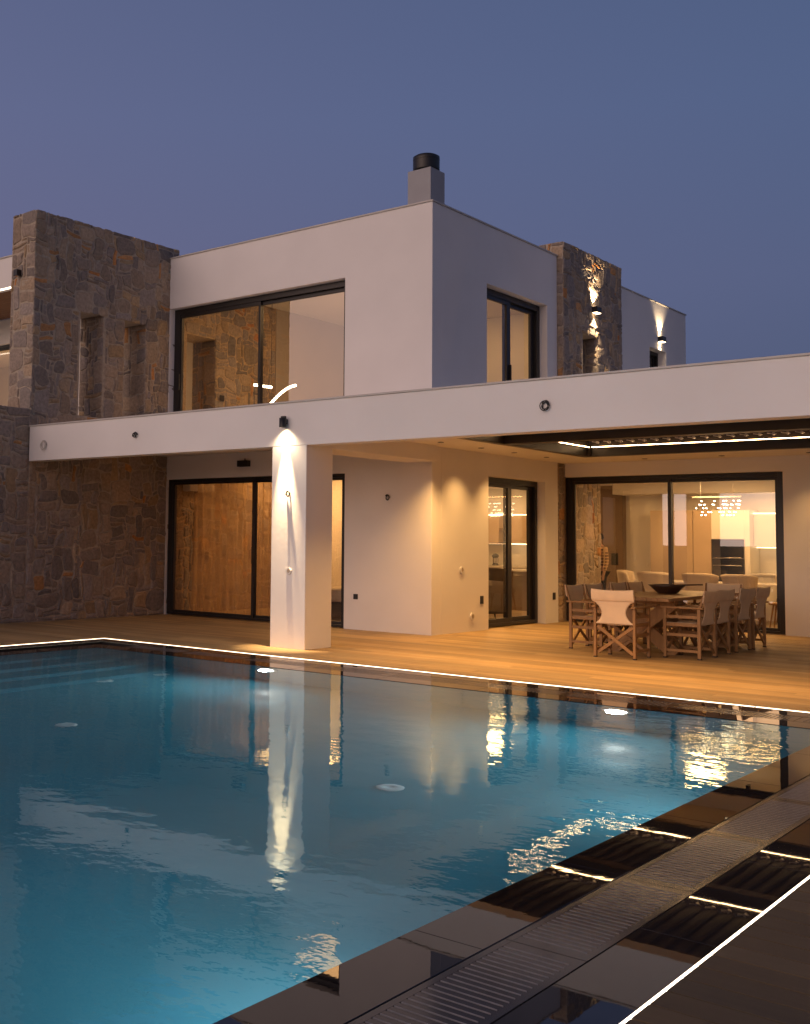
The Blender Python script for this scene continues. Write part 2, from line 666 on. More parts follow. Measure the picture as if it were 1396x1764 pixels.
# coping: three bands all round, 0.3 tile, 0.33 grating channel, 0.29 wet tile
b1, b2, b3 = .30, .625, .925


def ring(mb, d0, d1, z, gap=.004, tile=.62, jitter=0.):
    """tiles of a band between distance d0 and d1 inside the deck line"""
    x0, x1, y0, y1 = LX0 + d0, LX1 - d0, LY0 + d0, LY1 - d0
    X0, X1, Y0, Y1 = LX0 + d1, LX1 - d1, LY0 + d1, LY1 - d1
    r = random.Random(int(d0 * 100))

    def strip(a0, a1, f):
        n = max(1, round((a1 - a0) / tile))
        s = (a1 - a0) / n
        for i in range(n):
            f(a0 + i * s + gap / 2, a0 + (i + 1) * s - gap / 2)
    zz = lambda: z + r.uniform(-.0005, .0005)
    def top(xa, xb, ya, yb):
        t = zz()
        c = .002
        mb.poly([(xa + c, ya + c, t), (xb - c, ya + c, t), (xb - c, yb - c, t), (xa + c, yb - c, t)])
        mb.poly([(xa, ya, t - c), (xb, ya, t - c), (xb - c, ya + c, t), (xa + c, ya + c, t)])
        mb.poly([(xb, ya, t - c), (xb, yb, t - c), (xb - c, yb - c, t), (xb - c, ya + c, t)])
        mb.poly([(xb, yb, t - c), (xa, yb, t - c), (xa + c, yb - c, t), (xb - c, yb - c, t)])
        mb.poly([(xa, yb, t - c), (xa, ya, t - c), (xa + c, ya + c, t), (xa + c, yb - c, t)])
    e = .003
    strip(x0, x1, lambda a, b: top(a, b, Y1 + e, y1 - e))
    strip(x0, x1, lambda a, b: top(a, b, y0 + e, Y0 - e))
    strip(Y0, Y1, lambda a, b: top(x0 + e, X0 - e, a, b))
    strip(Y0, Y1, lambda a, b: top(X1 + e, x1 - e, a, b))


WZ = -.017
pc = MB().use('wet_tile_dry')
ring(pc, 0, b1, -.012, tile=1.25)
pc.use('wet_tile')
ring(pc, b2, b3, -.0135, gap=.003, tile=1.25)
pc.use('channel_dark')
x0, x1, y0, y1 = LX0, LX1, LY0, LY1
for d0, d1, z in ((0, b1, -.02), (b2, b3, -.021), (b1, b2, -.09)):
    for q in ((x0 + d0, x1 - d0, y1 - d1, y1 - d0), (x0 + d0, x1 - d0, y0 + d0, y0 + d1), (x0 + d0, x0 + d1, y0 + d1, y1 - d1), (x1 - d1, x1 - d0, y0 + d1, y1 - d1)):
        pc.poly([(q[0], q[2], z), (q[1], q[2], z), (q[1], q[3], z), (q[0], q[3], z)])
# channel sides
for d in (b1, b2):
    for q in (((x0 + d, y1 - d), (x1 - d, y1 - d)), ((x1 - d, y1 - d), (x1 - d, y0 + d)), ((x1 - d, y0 + d), (x0 + d, y0 + d)), ((x0 + d, y0 + d), (x0 + d, y1 - d))):
        pc.poly([(*q[0], -.09), (*q[1], -.09), (*q[1], -.02), (*q[0], -.02)])
tag(pc.build('pool_coping_pavement'), kind='structure')

PX0, PX1, PY0, PY1 = LX0 + b3, LX1 - b3, LY0 + b3, LY1 - b3
PD = -1.08
pb = MB().use('pool_tile')
pb.poly([(PX0, PY0, PD), (PX1, PY0, PD), (PX1, PY1, PD), (PX0, PY1, PD)])
for q in (((PX0, PY1), (PX1, PY1)), ((PX1, PY1), (PX1, PY0)), ((PX1, PY0), (PX0, PY0)), ((PX0, PY0), (PX0, PY1))):
    pb.poly([(*q[0], PD), (*q[1], PD), (*q[1], -.018), (*q[0], -.018)])
for k in range(4):    # broad steps along the far left side
    pb.box(PX0, PX0 + 1.75 - .42 * k, 4.2, PY1 - .004, PD + .24 * k + .004, PD + .24 * (k + 1))
tag(pb.build('pool_basin'), kind='structure')
w = MB().use('pool_water')
w.poly([(PX0, PY0, WZ), (PX1, PY0, WZ), (PX1, PY1, WZ), (PX0, PY1, WZ)])
tag(w.build('pool_water', recalc=False), kind='structure')


# gratings over the channel
def grate_mb(Ln, W):
    mb = MB().use('grate_stone')
    f = .028
    t = .02
    mb.box(-W / 2, -W / 2 + f, -Ln / 2, Ln / 2, -t, 0)
    mb.box(W / 2 - f, W / 2, -Ln / 2, Ln / 2, -t, 0)
    n = 24
    pitch = (Ln - .10) / n
    y = -Ln / 2
    sw = .009
    ys = [-Ln / 2 + .05 + pitch * (k + .5) for k in range(n)]
    prev = -Ln / 2
    for yy in ys:
        mb.use('grate_stone').box(-W / 2 + f, W / 2 - f, prev, yy - sw / 2, -t, -.0004)
        mb.use('slot_edge_glint').box(-W / 2 + f + .004, W / 2 - f - .004, yy + sw / 2 - .0035, yy + sw / 2, -t, .0012)  # thin pale bar painting the lit edge of each slot
        prev = yy + sw / 2
    mb.use('grate_stone').box(-W / 2 + f, W / 2 - f, prev, Ln / 2, -t, -.0004)
    return mb


GL = 1.04
G0 = None
ngr = 0
GG = 'slotted drain gratings set end to end in the pool overflow channel'
GLAB = 'dark slotted stone drain grating lying in the overflow channel round the pool'
gw = b2 - b1 - .008


def place_grate(x, y, rz):
    global G0
    if G0 is None:
        G0 = grate_mb(GL, gw).build('drain_grating')
        o = G0
    else:
        o = G0.copy()
        COL.objects.link(o)
    o.location = (x, y, -.0135)
    o.rotation_euler = (0, 0, rz)
    tag(o, GLAB, 'drain grating', GG)


dm = (b1 + b2) / 2
n = int((LY1 - LY0 - 2 * b1) // (GL + .006))
y = LY1 - b2 - GL / 2
for i in range(9):
    place_grate(LX1 - dm, y - .003, 0)
    y -= GL + .006
x = LX1 - b1 - GL / 2
for i in range(9):
    place_grate(x - .003, LY1 - dm, R(90))
    x -= GL + .006

# pool lamps and floor inlets
for k, (px, lab) in enumerate(((-8.31, 'round lit underwater lamp in the far pool wall below the white column'), (-4.17, 'round lit underwater lamp in the far pool wall in front of the dining chairs'))):
    t = thing('pool_lamp', lab, 'pool lamp', (px, PY1, -.25), group='lit lamps in the pool wall')
    m = MB().use('pool_fitting')
    m.tube([(0, -.001, 0), (0, -.03, 0)], [.15, .13], 24)
    m.build('lamp_rim', parent=t)
    m = MB().use('pool_lamp_lens')
    m.tube([(0, -.0305, 0), (0, -.04, 0)], [.105, .08], 24)
    m.build('lens', parent=t)
    ld = bpy.data.lights.new('pool_lamp_light', 'SPOT')
    ld.energy = 120
    ld.color = (.88, .95, 1)
    ld.spot_size = R(165)
    ld.spot_blend = .9
    ld.shadow_soft_size = .08
    lo = bpy.data.objects.new('pool_lamp_light', ld)
    COL.objects.link(lo)
    lo.parent = t
    lo.location = (0, -.06, 0)
    lo.rotation_euler = (R(78), 0, 0)
    # shines along -Y
    lo.rotation_euler = Euler((R(-80), 0, 0))


for py_ in (7.2, 3.4):
    t = thing('pool_lamp', 'round underwater lamp in the right pool wall below the wet coping slabs', 'pool lamp', (PX1, py_, -.35), R(-90), group='lamps in the right pool wall')
    m = MB().use('pool_fitting')
    m.tube([(0, -.001, 0), (0, -.03, 0)], [.15, .13], 24)
    m.build('lamp_rim', parent=t)
    m = MB().use('pool_lamp_lens')
    m.tube([(0, -.0305, 0), (0, -.04, 0)], [.105, .08], 24)
    m.build('lens', parent=t)
    lo = spot(t, 'pool_lamp_light', (0, -.06, 0), (R(-78), 0, 0), 50, 170, .9, .08, (.88, .95, 1))


for px, py, lab in ((-4.43, 6.52, 'pale round inlet fitting on the pool floor at mid pool by the dark coping'), (-7.75, 6.35, 'pale round inlet fitting on the pool floor at the left edge of the photo'), (-9.55, 8.35, 'pale round inlet fitting on the pool floor close to the pool steps'), (-9.5, 9.2, 'pale round inlet fitting on the pool floor close to the far wall')):
    m = MB().use('pool_fitting')
    m.lathe([(.10, 0), (.10, .012), (.085, .022), (.03, .026), (.03, .018), (.004, .018)], n=24)
    o = m.build('pool_floor_inlet', loc=(px, py, PD))
    tag(o, lab, 'pool inlet', 'round inlets on the pool floor')

# light strips along the deck edge
for (xa, ya, xb, yb), lab in (((LX0, LY1, LX1, LY1), 'thin glowing light strip along the terrace deck edge on the far side of the pool'), ((LX1, LY1, LX1, LY0), 'bright light strip along the near right deck edge beside the drain gratings'), ((LX0, LY0, LX0, LY1), 'glowing light strip along the deck edge on the left side of the pool')):
    t = thing('light_strip', lab, 'light strip', ((xa + xb) / 2, (ya + yb) / 2, 0), world=True)
    m = MB().use('led_white')
    ln = math.hypot(xb - xa, yb - ya)
    ux, uy = (xb - xa) / ln, (yb - ya) / ln
    s = 0
    while s < ln:
        e = min(s + 2.985, ln)
        p0 = Vector((xa + ux * (s + .004), ya + uy * (s + .004), -.0145))
        p1 = Vector((xa + ux * (e - .004), ya + uy * (e - .004), -.0145))
        m.bar(p0, p1, .017, .009)
        s = e + .006
    m.build('diffuser', parent=t)
    m = MB().use('frame_metal')
    m.bar((xa, ya, -.0255), (xb, yb, -.0255), .022, .012)
    m.build('channel', parent=t)

# ------------------------------------------------------------------ windows
FX, FY = -9.267, 14.75


def window(parent, name, axis, a0, a1, z0, z1, t, mull, glass='window_glass', thin_first=True, fw=.10, depth=.12, bot=.08, out=-1, handle=True, slim=.045, top=.11):
    """sliding glazed door in the plane axis ('x': spans x at y=t; 'y': spans y at x=t). out = sign of the outward direction.
    mull = position of the meeting stile; the leaf between mull and a1 has a wider sash frame."""
    def bx(mb, u0, u1, d0, d1, za, zb):
        lo, hi = sorted((t - out * d0, t - out * d1))
        if axis == 'x':
            mb.box(u0, u1, lo, hi, za, zb)
        else:
            mb.box(lo, hi, u0, u1, za, zb)
    fr = MB().use('frame_metal')
    bx(fr, a0, a0 + fw * .7, 0, depth, z0, z1)
    bx(fr, a1 - fw * .55, a1, 0, depth, z0, z1)
    bx(fr, a0 + fw * .7, a1 - fw * .55, 0, depth, z1 - top * .6, z1)
    bx(fr, a0 + fw * .7, a1 - fw * .55, 0, depth, z0, z0 + bot * .45)
    frame = fr.build(name, parent=parent, bevel=.004)
    i0, i1 = a0 + fw * .7, a1 - fw * .55
    zb, zt = z0 + bot * .45, z1 - top * .6
    for k, (u0, u1, sd, sw) in enumerate(((i0, mull + slim / 2, .012, slim), (mull - slim / 2, i1, .064, slim))):
        m = MB().use('frame_metal')
        d0, d1 = sd, sd + .045
        bx(m, u0, u0 + sw, d0, d1, zb, zt)
        bx(m, u1 - sw, u1, d0, d1, zb, zt)
        bx(m, u0 + sw, u1 - sw, d0, d1, zt - top * .4, zt)
        bx(m, u0 + sw, u1 - sw, d0, d1, zb, zb + bot * .55)
        sash = m.build('sash', parent=frame, bevel=.003)
        sash.parent = frame
        if parent.get('world_built'):
            sash.data.transform(Matrix.Translation(-Vector(parent['world_built'])))
        p = MB().use(glass)
        dm_ = t - out * (d0 + .022)
        if axis == 'x':
            p.poly([(u0 + sw, dm_, zb + bot * .5), (u1 - sw, dm_, zb + bot * .5), (u1 - sw, dm_, zt - top * .4), (u0 + sw, dm_, zt - top * .4)])
        else:
            p.poly([(dm_, u0 + sw, zb + bot * .5), (dm_, u1 - sw, zb + bot * .5), (dm_, u1 - sw, zt - top * .4), (dm_, u0 + sw, zt - top * .4)])
        pane = p.build('pane', parent=frame)
        if parent.get('world_built'):
            pane.data.transform(Matrix.Translation(-Vector(parent['world_built'])))
    if handle:
        m = MB().use('frame_metal')
        hz = z0 + 1.0
        h0 = i0 + .012 if handle == 'left' else (mull + slim * .1 if handle == 'mid' else i1 - .03)
        bx(m, h0, h0 + .018, -.03, 0.012, hz, hz + .3)
        o = m.build('handle', parent=frame, bevel=.003)
        if parent.get('world_built'):
            o.data.transform(Matrix.Translation(-Vector(parent['world_built'])))
    return frame


# ------------------------------------------------------------------ the villa
V = thing('villa', 'white flat roofed two storey house with lit windows behind the pool terrace', 'house', (-12.2, 16.9, 0), world=True)
ZT = 6.85
m = MB().use('stucco')
lowW = (-15.19, -10.955, -.1, 2.566)
upW = (-15.19, -10.98, 3.31, 5.868)
walls(m, 'x', -15.2, FX, FY, FY + .28, -.02, ZT, [lowW, upW])
m.build('front_wall', parent=V, bevel=.006)
m = MB().use('stucco')
door = (16.525, 18.585, -.1, 2.57)
upS = (16.475, 18.70, 3.31, 5.845)
walls(m, 'y', FY + .28, 19.10, FX - .28, FX, -.02, ZT, [door, upS])
m.build('side_wall', parent=V, bevel=.006)
m = MB().use('stucco')
smallw = (23.56, 24.50, 4.2, 5.76)
walls(m, 'y', 21.7, 25.73, FX - .28, FX - .001, 3.3, 6.80, [smallw])
m.box(-14, FX - .28, 25.45, 25.73, 3.3, 6.80)
m.build('rear_wing_wall', parent=V, bevel=.006)
m = MB().use('stucco')
m.box(-15.2, FX - .28, FY + .28, 25.45, 6.50, 6.78)
m.build('roof', parent=V)
m = MB().use('cap_metal')
for q in ((-15.2, FX + .02, FY - .02, FY + .30), (FX - .30, FX + .02, FY + .30, 19.14)):
    m.box(*q, ZT + .0005, ZT + .028)
m.build('parapet_cap', parent=V, bevel=.004)
m = MB().use('cap_metal')
m.box(FX - .30, FX + .019, 21.7, 25.75, 6.801, 6.826)
m.build('parapet_cap', parent=V, bevel=.004)
# inner shell
m = MB().use('stucco_inside')
m.box(-15.2, FX - .281, FY + .281, 25.44, 2.96, 3.25)          # floor between the storeys
m.box(-15.2, -9.645, 21.6, 21.7, 3.25, 6.41)                  # rear of the upper room
m.box(-15.2, FX - .285, FY + .285, 21.6, 6.412, 6.495)         # ceiling of the upper room
m.box(-10.85, -10.72, FY + .281, 18.9, .012, 2.96)                # bedroom side
m.box(-15.2, -10.72, 18.9, 19.05, .012, 2.96)
m.box(-15.2, 1.2, 23.35, 23.6, .012, 2.96)                      # kitchen back wall
m.build('inner_wall', parent=V)
m = MB().use('inner_tan')
m.box(-15.48, -15.2, 17.96, 25.44, 0, 6.5)
m.build('inner_wall', parent=V)
m = MB().use('inner_floor')
m.box(-15.2, FX - .281, FY + .285, 23.35, -.02, .011)
m.box(FX - .281, 1.2, 19.42, 23.35, -.02, .0112)
m.build('inner_floor', parent=V)
# ground floor living room beyond the terrace
BY = 19.397
m = MB().use('stucco')
backW = (-9.27, -5.436, -.1, 2.69)
walls(m, 'x', -9.268, 6.0, BY, BY + .28, -.02, 2.965, [backW])
m.box(1.2, 1.5, BY + .28, 23.6, -.02, 2.965)
m.build('terrace_wall', parent=V, bevel=.006)
m = MB().use('stucco_inside')
m.box(-15.2, 1.5, 19.7, 23.6, 2.72, 2.955)                       # ceiling of the living room
m.box(FX - .282, -9.29, 19.1, 19.7, 2.705, 2.944)
m.box(-9.7, 1.2, 22.55, 23.35, 2.50, 2.719)                      # lowered strip over the kitchen
m.box(-10.72, FX - .281, FY + .285, 19.7, 2.72, 2.955)
m.build('inner_ceiling', parent=V)
m = MB().use('stucco')
m.box(-9.125, 1.5, 19.40, 23.6, 2.966, 3.26)
m.build('roof', parent=V)
window(V, 'window', 'x', -15.18, -10.958, .012, 2.562, FY + .05, -13.03, 'window_glass_dim', fw=.16, handle='mid', top=.10, bot=.09)
window(V, 'window', 'x', -15.18, -10.984, 3.30, 5.862, FY + .13, -13.01, 'window_glass_coated', fw=.20, handle='left', top=.17, bot=.1)
window(V, 'window', 'y', 16.53, 18.58, .012, 2.565, FX - .15, 17.56, out=1, fw=.16, slim=.13, handle=False, top=.16, bot=.13)
window(V, 'window', 'y', 16.48, 18.695, 3.30, 5.84, FX - .15, 17.53, out=1, fw=.2, slim=.13, handle='mid', top=.18, bot=.13)
window(V, 'window', 'x', -9.264, -5.44, .012, 2.685, BY + .04, -7.33, fw=.16, slim=.06, handle=False, top=.13, bot=.09)
window(V, 'window', 'y', 23.565, 24.495, 4.2, 5.755, FX - .18, 24.0, out=1, fw=.1, slim=.05, handle=False, top=.12)
c = MB().use('stucco_grey')
c.box(-10.10, -9.65, 15.3, 15.74, 6.78, 7.645)
ch = c.build('chimney', parent=V, bevel=.006)
c = MB().use('lamp_black')
c.lathe([(.10, 7.6), (.10, 7.66), (.205, 7.655), (.225, 7.68), (.215, 7.70), (.225, 7.72), (.215, 7.74), (.225, 7.76), (.215, 7.78), (.225, 7.80), (.215, 7.82), (.225, 7.84), (.222, 7.90), (.18, 7.925), (0.01, 7.93)], (-9.875, 15.52, 0), 36)
co = c.build('cowl', parent=ch)
co.data.transform(Matrix.Translation(-Vector(V['world_built'])))

# ------------------------------------------------------------------ stone walls
SX = -15.2
S = thing('stone_wall', 'tall rubble stone wall with two slot openings on the left of the house', 'stone wall', (-15.55, 13.2, 0), world=True)
m = MB().use('mortar')
m.col = (.2, .17, .14)
n1, n2 = (12.555, 13.10, 3.60, 5.49), (13.61, 14.155, 3.60, 5.49)
TX = .66
walls(m, 'y', 11.52, 15.0, SX - TX, SX - .012, 0, 7.07, [n1, n2])
m.box(SX - TX, SX - .012, 6.9, 11.52, 0, 3.60)
Hh = 7.09
stone_patch(m, (SX - .012, 11.51, 0), (0, 1, 0), (0, 0, 1), (1, 0, 0), 3.49, Hh, [(n1[0] - 11.51, n1[1] - 11.51, 3.6, 5.49), (n2[0] - 11.51, n2[1] - 11.51, 3.6, 5.49)], 11)
n3 = (15.25, 16.08, 3.60, 5.47)
walls(m, 'y', 15.0, 17.95, SX - TX, SX - .012, 0, 6.49, [n3])
stone_patch(m, (SX - .012, 15.03, 0), (0, 1, 0), (0, 0, 1), (1, 0, 0), 2.92, 2.95, [], 51)
stone_patch(m, (SX - .012, 15.03, 3.25), (0, 1, 0), (0, 0, 1), (1, 0, 0), 2.92, 3.16, [(n3[0] - 15.03, n3[1] - 15.03, .35, 2.22)], 52)
stone_patch(m, (SX - .012, 6.9, 0), (0, 1, 0), (0, 0, 1), (1, 0, 0), 4.61, 3.62, [], 12)
stone_patch(m, (SX - TX, 11.522, 3.6), (1, 0, 0), (0, 0, 1), (0, -1, 0), TX, Hh - 3.6, [], 13)
stone_patch(m, (SX - TX, 14.99, 5.5), (1, 0, 0), (0, 0, 1), (0, 1, 0), TX, Hh - 5.5, [], 23)
stone_patch(m, (SX - TX + .0, 11.52, 7.07), (1, 0, 0), (0, 1, 0), (0, 0, 1), TX, 3.48, [], 14)
stone_patch(m, (SX - TX + .0, 6.9, 3.60), (1, 0, 0), (0, 1, 0), (0, 0, 1), TX, 4.62, [], 15)
for q, sd in ((n1, 16), (n2, 17), (n3, 53)):
    stone_patch(m, (SX - TX, q[1] + .0, q[2]), (1, 0, 0), (0, 0, 1), (0, -1, 0), TX - .012, q[3] - q[2], [], sd)
    stone_patch(m, (SX - TX, q[0] - .0, q[2]), (1, 0, 0), (0, 0, 1), (0, 1, 0), TX - .012, q[3] - q[2], [], sd + 10)
m.build('masonry', parent=S, tint=True)

T = thing('stone_wall', 'narrow rubble stone pier with a lit up-down lamp at the right end of the house', 'stone wall', (-9.39, 20.4, 0), world=True)
m = MB().use('mortar')
m.col = (.2, .17, .14)
PXr, PXl = -9.14, -9.64
nb = (19.95, 20.62, 3.6, 5.50)
m.use('mortar')
walls(m, 'y', 19.12, 21.79, PXl, PXr - .012, 3.3, 7.12, [nb])
PL = -9.272
m.box(PXl, PL - .012, 19.105, 21.0, -.02, 2.70)
m.box(PXl, PL - .012, 19.105, 19.40, 2.70, 3.3)
m.box(PXl, PXr - .012, 19.40, 21.79, 3.2601, 3.3)
stone_patch(m, (PXr - .012, 19.11, 3.3), (0, 1, 0), (0, 0, 1), (1, 0, 0), 2.69, 3.84, [(nb[0] - 19.11, nb[1] - 19.11, .3, 2.2)], 31)
stone_patch(m, (PL - .012, 19.105, 0), (0, 1, 0), (0, 0, 1), (1, 0, 0), .29, 2.94, [], 32)
stone_patch(m, (PL - .012, 19.56, 0), (0, 1, 0), (0, 0, 1), (1, 0, 0), 1.44, 2.70, [], 33)
stone_patch(m, (PXl, 19.122, 5.5), (1, 0, 0), (0, 0, 1), (0, -1, 0), .49, 1.63, [], 34)
stone_patch(m, (FX + .002, 19.112, 3.3), (1, 0, 0), (0, 0, 1), (0, -1, 0), .117, 2.2, [], 38)
stone_patch(m, (PXl, 20.998, 0), (1, 0, 0), (0, 0, 1), (0, 1, 0), .36, 2.70, [], 39)
stone_patch(m, (PXl, 19.12, 7.12), (1, 0, 0), (0, 1, 0), (0, 0, 1), .49, 2.67, [], 35)
for yy, nn in ((nb[1], -1), (nb[0], 1)):
    stone_patch(m, (PXl, yy, 3.6), (1, 0, 0), (0, 0, 1), (0, nn, 0), .48, 1.9, [], 36 + nn)
m.build('masonry', parent=T, tint=True)
m = MB().use('frame_metal')
m.box(PXl + .02, PXl + .07, nb[0] + .002, nb[1] - .002, 3.601, 5.499)
m.build('shutter', parent=T)

# ------------------------------------------------------------------ left wing
Lw = thing('house_wing', 'white upper wing with timber soffit and glowing strip behind the stone wall', 'house wing', (-20, 15, 0), world=True)
m = MB().use('stucco')
m.box(-26, -15.95, 12.67, 12.9, 6.26, 6.85)
m.box(-26, -15.95, 12.9, 15.2, 6.45, 6.80)
m.build('fascia', parent=Lw, bevel=.006)
m = MB().use('cap_metal')
m.box(-26, -15.94, 12.65, 12.93, 6.8505, 6.875)
m.build('cap', parent=Lw)
m = MB().use('soffit_wood')
for k in range(14):
    m.box(-26, -15.95, 12.905 + k * .14, 12.905 + k * .14 + .132, 6.36, 6.449)
m.build('soffit', parent=Lw)
m = MB().use('led_white')
m.box(-26, -15.96, 12.69, 12.715, 6.235, 6.259)
m.build('light_strip', parent=Lw)
m = MB().use('stucco')
walls(m, 'x', -26, -15.95, 14.9, 15.2, 3.3, 6.36, [(-22.6, -19.6, 3.3, 5.80)])
m.box(-26, -15.9, 11.3, 18, 3.1, 3.3)
m.box(-26, -15.95, 15.2, 18, 6.0, 6.3)
m.box(-26, -15.95, 17.8, 18, 3.3, 6.0)
m.box(-26, -25.8, 15.2, 18, 3.3, 6.0)
m.box(-26, -15.9, 10.95, 11.25, 0, 3.3)
m.build('wall', parent=Lw)
window(Lw, 'window', 'x', -22.59, -19.61, 3.31, 5.795, 14.98, -20.55, fw=.14, handle=False)

# ------------------------------------------------------------------ terrace roof, column, pergola
K = thing('terrace_roof', 'white terrace roof with deep fascia beam carried on a square white column', 'terrace roof', (-9.45, 12.2, 0), world=True)
CY = 11.482
m = MB().use('stucco')
m.box(-15.175, 6.0, CY, CY + .24, 2.715, 3.30)
m.build('fascia', parent=K, bevel=.006)
m = MB().use('cap_metal')
m.box(-15.18, 6.02, CY - .016, CY + .26, 3.3005, 3.325)
m.build('cap', parent=K, bevel=.003)
m = MB().use('stucco')
m.box(-9.765, -9.165, CY + .002, CY + .58, -.002, 2.7149)
m.build('column', parent=K, bevel=.006)
m = MB().use('stucco')
m.box(5.2, 5.8, CY + .002, CY + .58, -.002, 2.7149)
m.build('column', parent=K, bevel=.006)
m = MB().use('stucco')
m.box(-9.765, -9.163, CY + .5805, FY - .001, 2.70, 3.0)
m.box(-9.764, -9.164, CY + .2405, CY + .58, 2.7151, 3.0)
m.build('cross_beam', parent=K, bevel=.005)
OX0, OX1, OY0, OY1 = -8.22, -1.2, 12.02, 17.95
m = MB().use('stucco')
m.box(-15.175, -9.766, CY + .2405, FY - .001, 3.005, 3.27)
m.box(-9.1625, OX0, CY + .2405, 19.1, 2.945, 3.27)
m.box(FX + .001, -9.1625, FY - .0, 19.1, 2.945, 3.27)
m.box(-9.765, -9.1625, CY + .2405, FY - .001, 3.001, 3.269)
m.box(OX0, 6.0, CY + .2405, OY0, 2.945, 3.27)
m.box(OX0, 6.0, OY1, BY - .002, 2.945, 3.27)
m.box(-9.262, OX0, 19.1, BY - .002, 2.945, 3.27)
m.box(OX1, 6.0, OY0, OY1, 2.945, 3.27)
m.build('soffit', parent=K)

P = thing('louvred_pergola', 'brown louvred pergola roof with lit strips set in the terrace ceiling above the dining table', 'pergola', (-4.7, 15, 2.95), world=True)
m = MB().use('pergola_metal')
e = .003
bw = .13
m.box(OX0 + e, OX0 + bw, OY0 + e, OY1 - e, 2.93, 3.26)
m.box(OX1 - bw, OX1 - e, OY0 + e, OY1 - e, 2.93, 3.26)
m.box(OX0 + bw, OX1 - bw, OY0 + e, OY0 + bw, 2.9301, 3.26)
m.box(OX0 + bw, OX1 - bw, OY1 - bw, OY1 - e, 2.9301, 3.26)
# small gutter shelf under the louvre ends
m.box(OX0 + bw, OX0 + bw + .05, OY0 + bw, OY1 - bw, 3.07, 3.09)
m.box(OX0 + bw + .05, OX1 - bw, OY1 - bw - .05, OY1 - bw, 3.07, 3.09)
m.box(OX0 + bw, OX1 - bw, 14.88, 15.08, 2.9302, 3.26)
m.box(OX0 + bw + .05, OX1 - bw, 14.83, 14.88, 3.07, 3.09)
m.box(OX0 + bw, OX0 + bw + .06, OY1 - bw - .06, OY1 - bw, 2.935, 3.069)
m.build('frame', parent=P, bevel=.003)
m = MB().use('led_pergola')
m.box(OX0 + bw + .05, OX0 + bw + .058, 15.2, OY1 - bw - .08, 3.080, 3.090)
m.build('light_strip', parent=P)
m = MB().use('led_pergola')
m.box(OX0 + bw + .09, OX1 - bw, OY1 - bw - .058, OY1 - bw - .05, 3.080, 3.090)
m.build('light_strip', parent=P)
m = MB().use('led_pergola')
m.box(OX0 + bw + .09, OX1 - bw, 14.822, 14.83, 3.080, 3.090)
m.build('light_strip', parent=P)
for y0_, y1_ in ((OY0 + bw + .01, 14.82), (15.09, OY1 - bw - .07)):
    x = OX0 + bw + .16
    L0 = None
    while x < OX1 - bw - .1:
        if L0 is None:
            lm = MB().use('pergola_louvre')
            prof = [(-.12, .012), (-.06, .002), (0, -.012), (.06, -.024), (.10, -.026), (.125, -.014), (.11, -.004), (.06, .0), (0, .012), (-.06, .024), (-.115, .024)]
            hl_ = (y1_ - y0_) / 2
            b = len(lm.v)
            for yy in (-hl_, hl_):
                for px, pz in prof:
                    lm.v.append((px, yy, pz))
            k = len(prof)
            for i in range(k):
                j = (i + 1) % k
                lm.face((b + i, b + j, b + k + j, b + k + i))
            lm.face([b + i for i in range(k)])
            lm.face([b + k + i for i in reversed(range(k))])
            L0 = lm.build('louvre')
            lo = L0
            pin = MB().use('cap_metal')
            pin.tube([(.04, hl_ - .03, -.045), (.04, hl_ + .03, -.045)], .02, 10)
            pin.bar((-.05, hl_ - .012, -.03), (.08, hl_ - .012, -.052), .02, .014)
            p0 = pin.build('pivot')
            p0.parent = lo
        else:
            lo = L0.copy()
            COL.objects.link(lo)
            pc_ = p0.copy()
            COL.objects.link(pc_)
            pc_.parent = lo
        lo.parent = P
        lo.location = (x + 4.7, (y0_ + y1_) / 2 - 15, .255)
        x += .20


# ------------------------------------------------------------------ lamps
DL = [(-8.80, 14.26, 'recessed ceiling spot nearest the white column'), (-8.80, 15.46, 'recessed ceiling spot second from the column beside the side wall'), (-8.80, 16.55, 'recessed ceiling spot third from the column above the side glass door'), (-8.80, 17.71, 'recessed ceiling spot fourth from the column near the inner ceiling corner'),
      (-7.53, 18.86, 'recessed ceiling spot above the left pane of the wide dining window'), (-6.23, 18.86, 'recessed ceiling spot above the right pane of the wide dining window'), (-4.88, 18.86, 'recessed ceiling spot past the right end of the wide dining window'),
      (-7.7, 11.87, 'recessed ceiling spot hidden behind the fascia, first right of the column'), (-6.3, 11.87, 'recessed ceiling spot hidden behind the fascia in front of the head chair'), (-4.9, 11.87, 'recessed ceiling spot hidden behind the fascia in front of the right chair row'), (-3.5, 11.87, 'recessed ceiling spot hidden behind the fascia at the right edge of the photo')]
for k, (x, y, lab) in enumerate(DL):
    t = thing('ceiling_spot', lab, 'ceiling spot', (x, y, 2.945), group='recessed spots in the terrace ceiling')
    m = MB().use('lamp_black')
    m.lathe([(.045, -.001), (.05, -.008), (.036, -.008), (.034, -.002)], n=20, cap=False)
    m.build('trim', parent=t)
    m = MB().use('downlight_lens')
    m.lathe([(.034, -.0025), (.001, -.0025)], n=16, cap=False)
    m.build('lens', parent=t)
    spot(t, 'ceiling_spot_light', (0, 0, -.012), (0, 0, 0), (430, 165, 185, 200)[k] if k < 4 else 85 if k < 7 else 400, 112 if k == 0 else 100, 1., .05, (1, .53, .17))

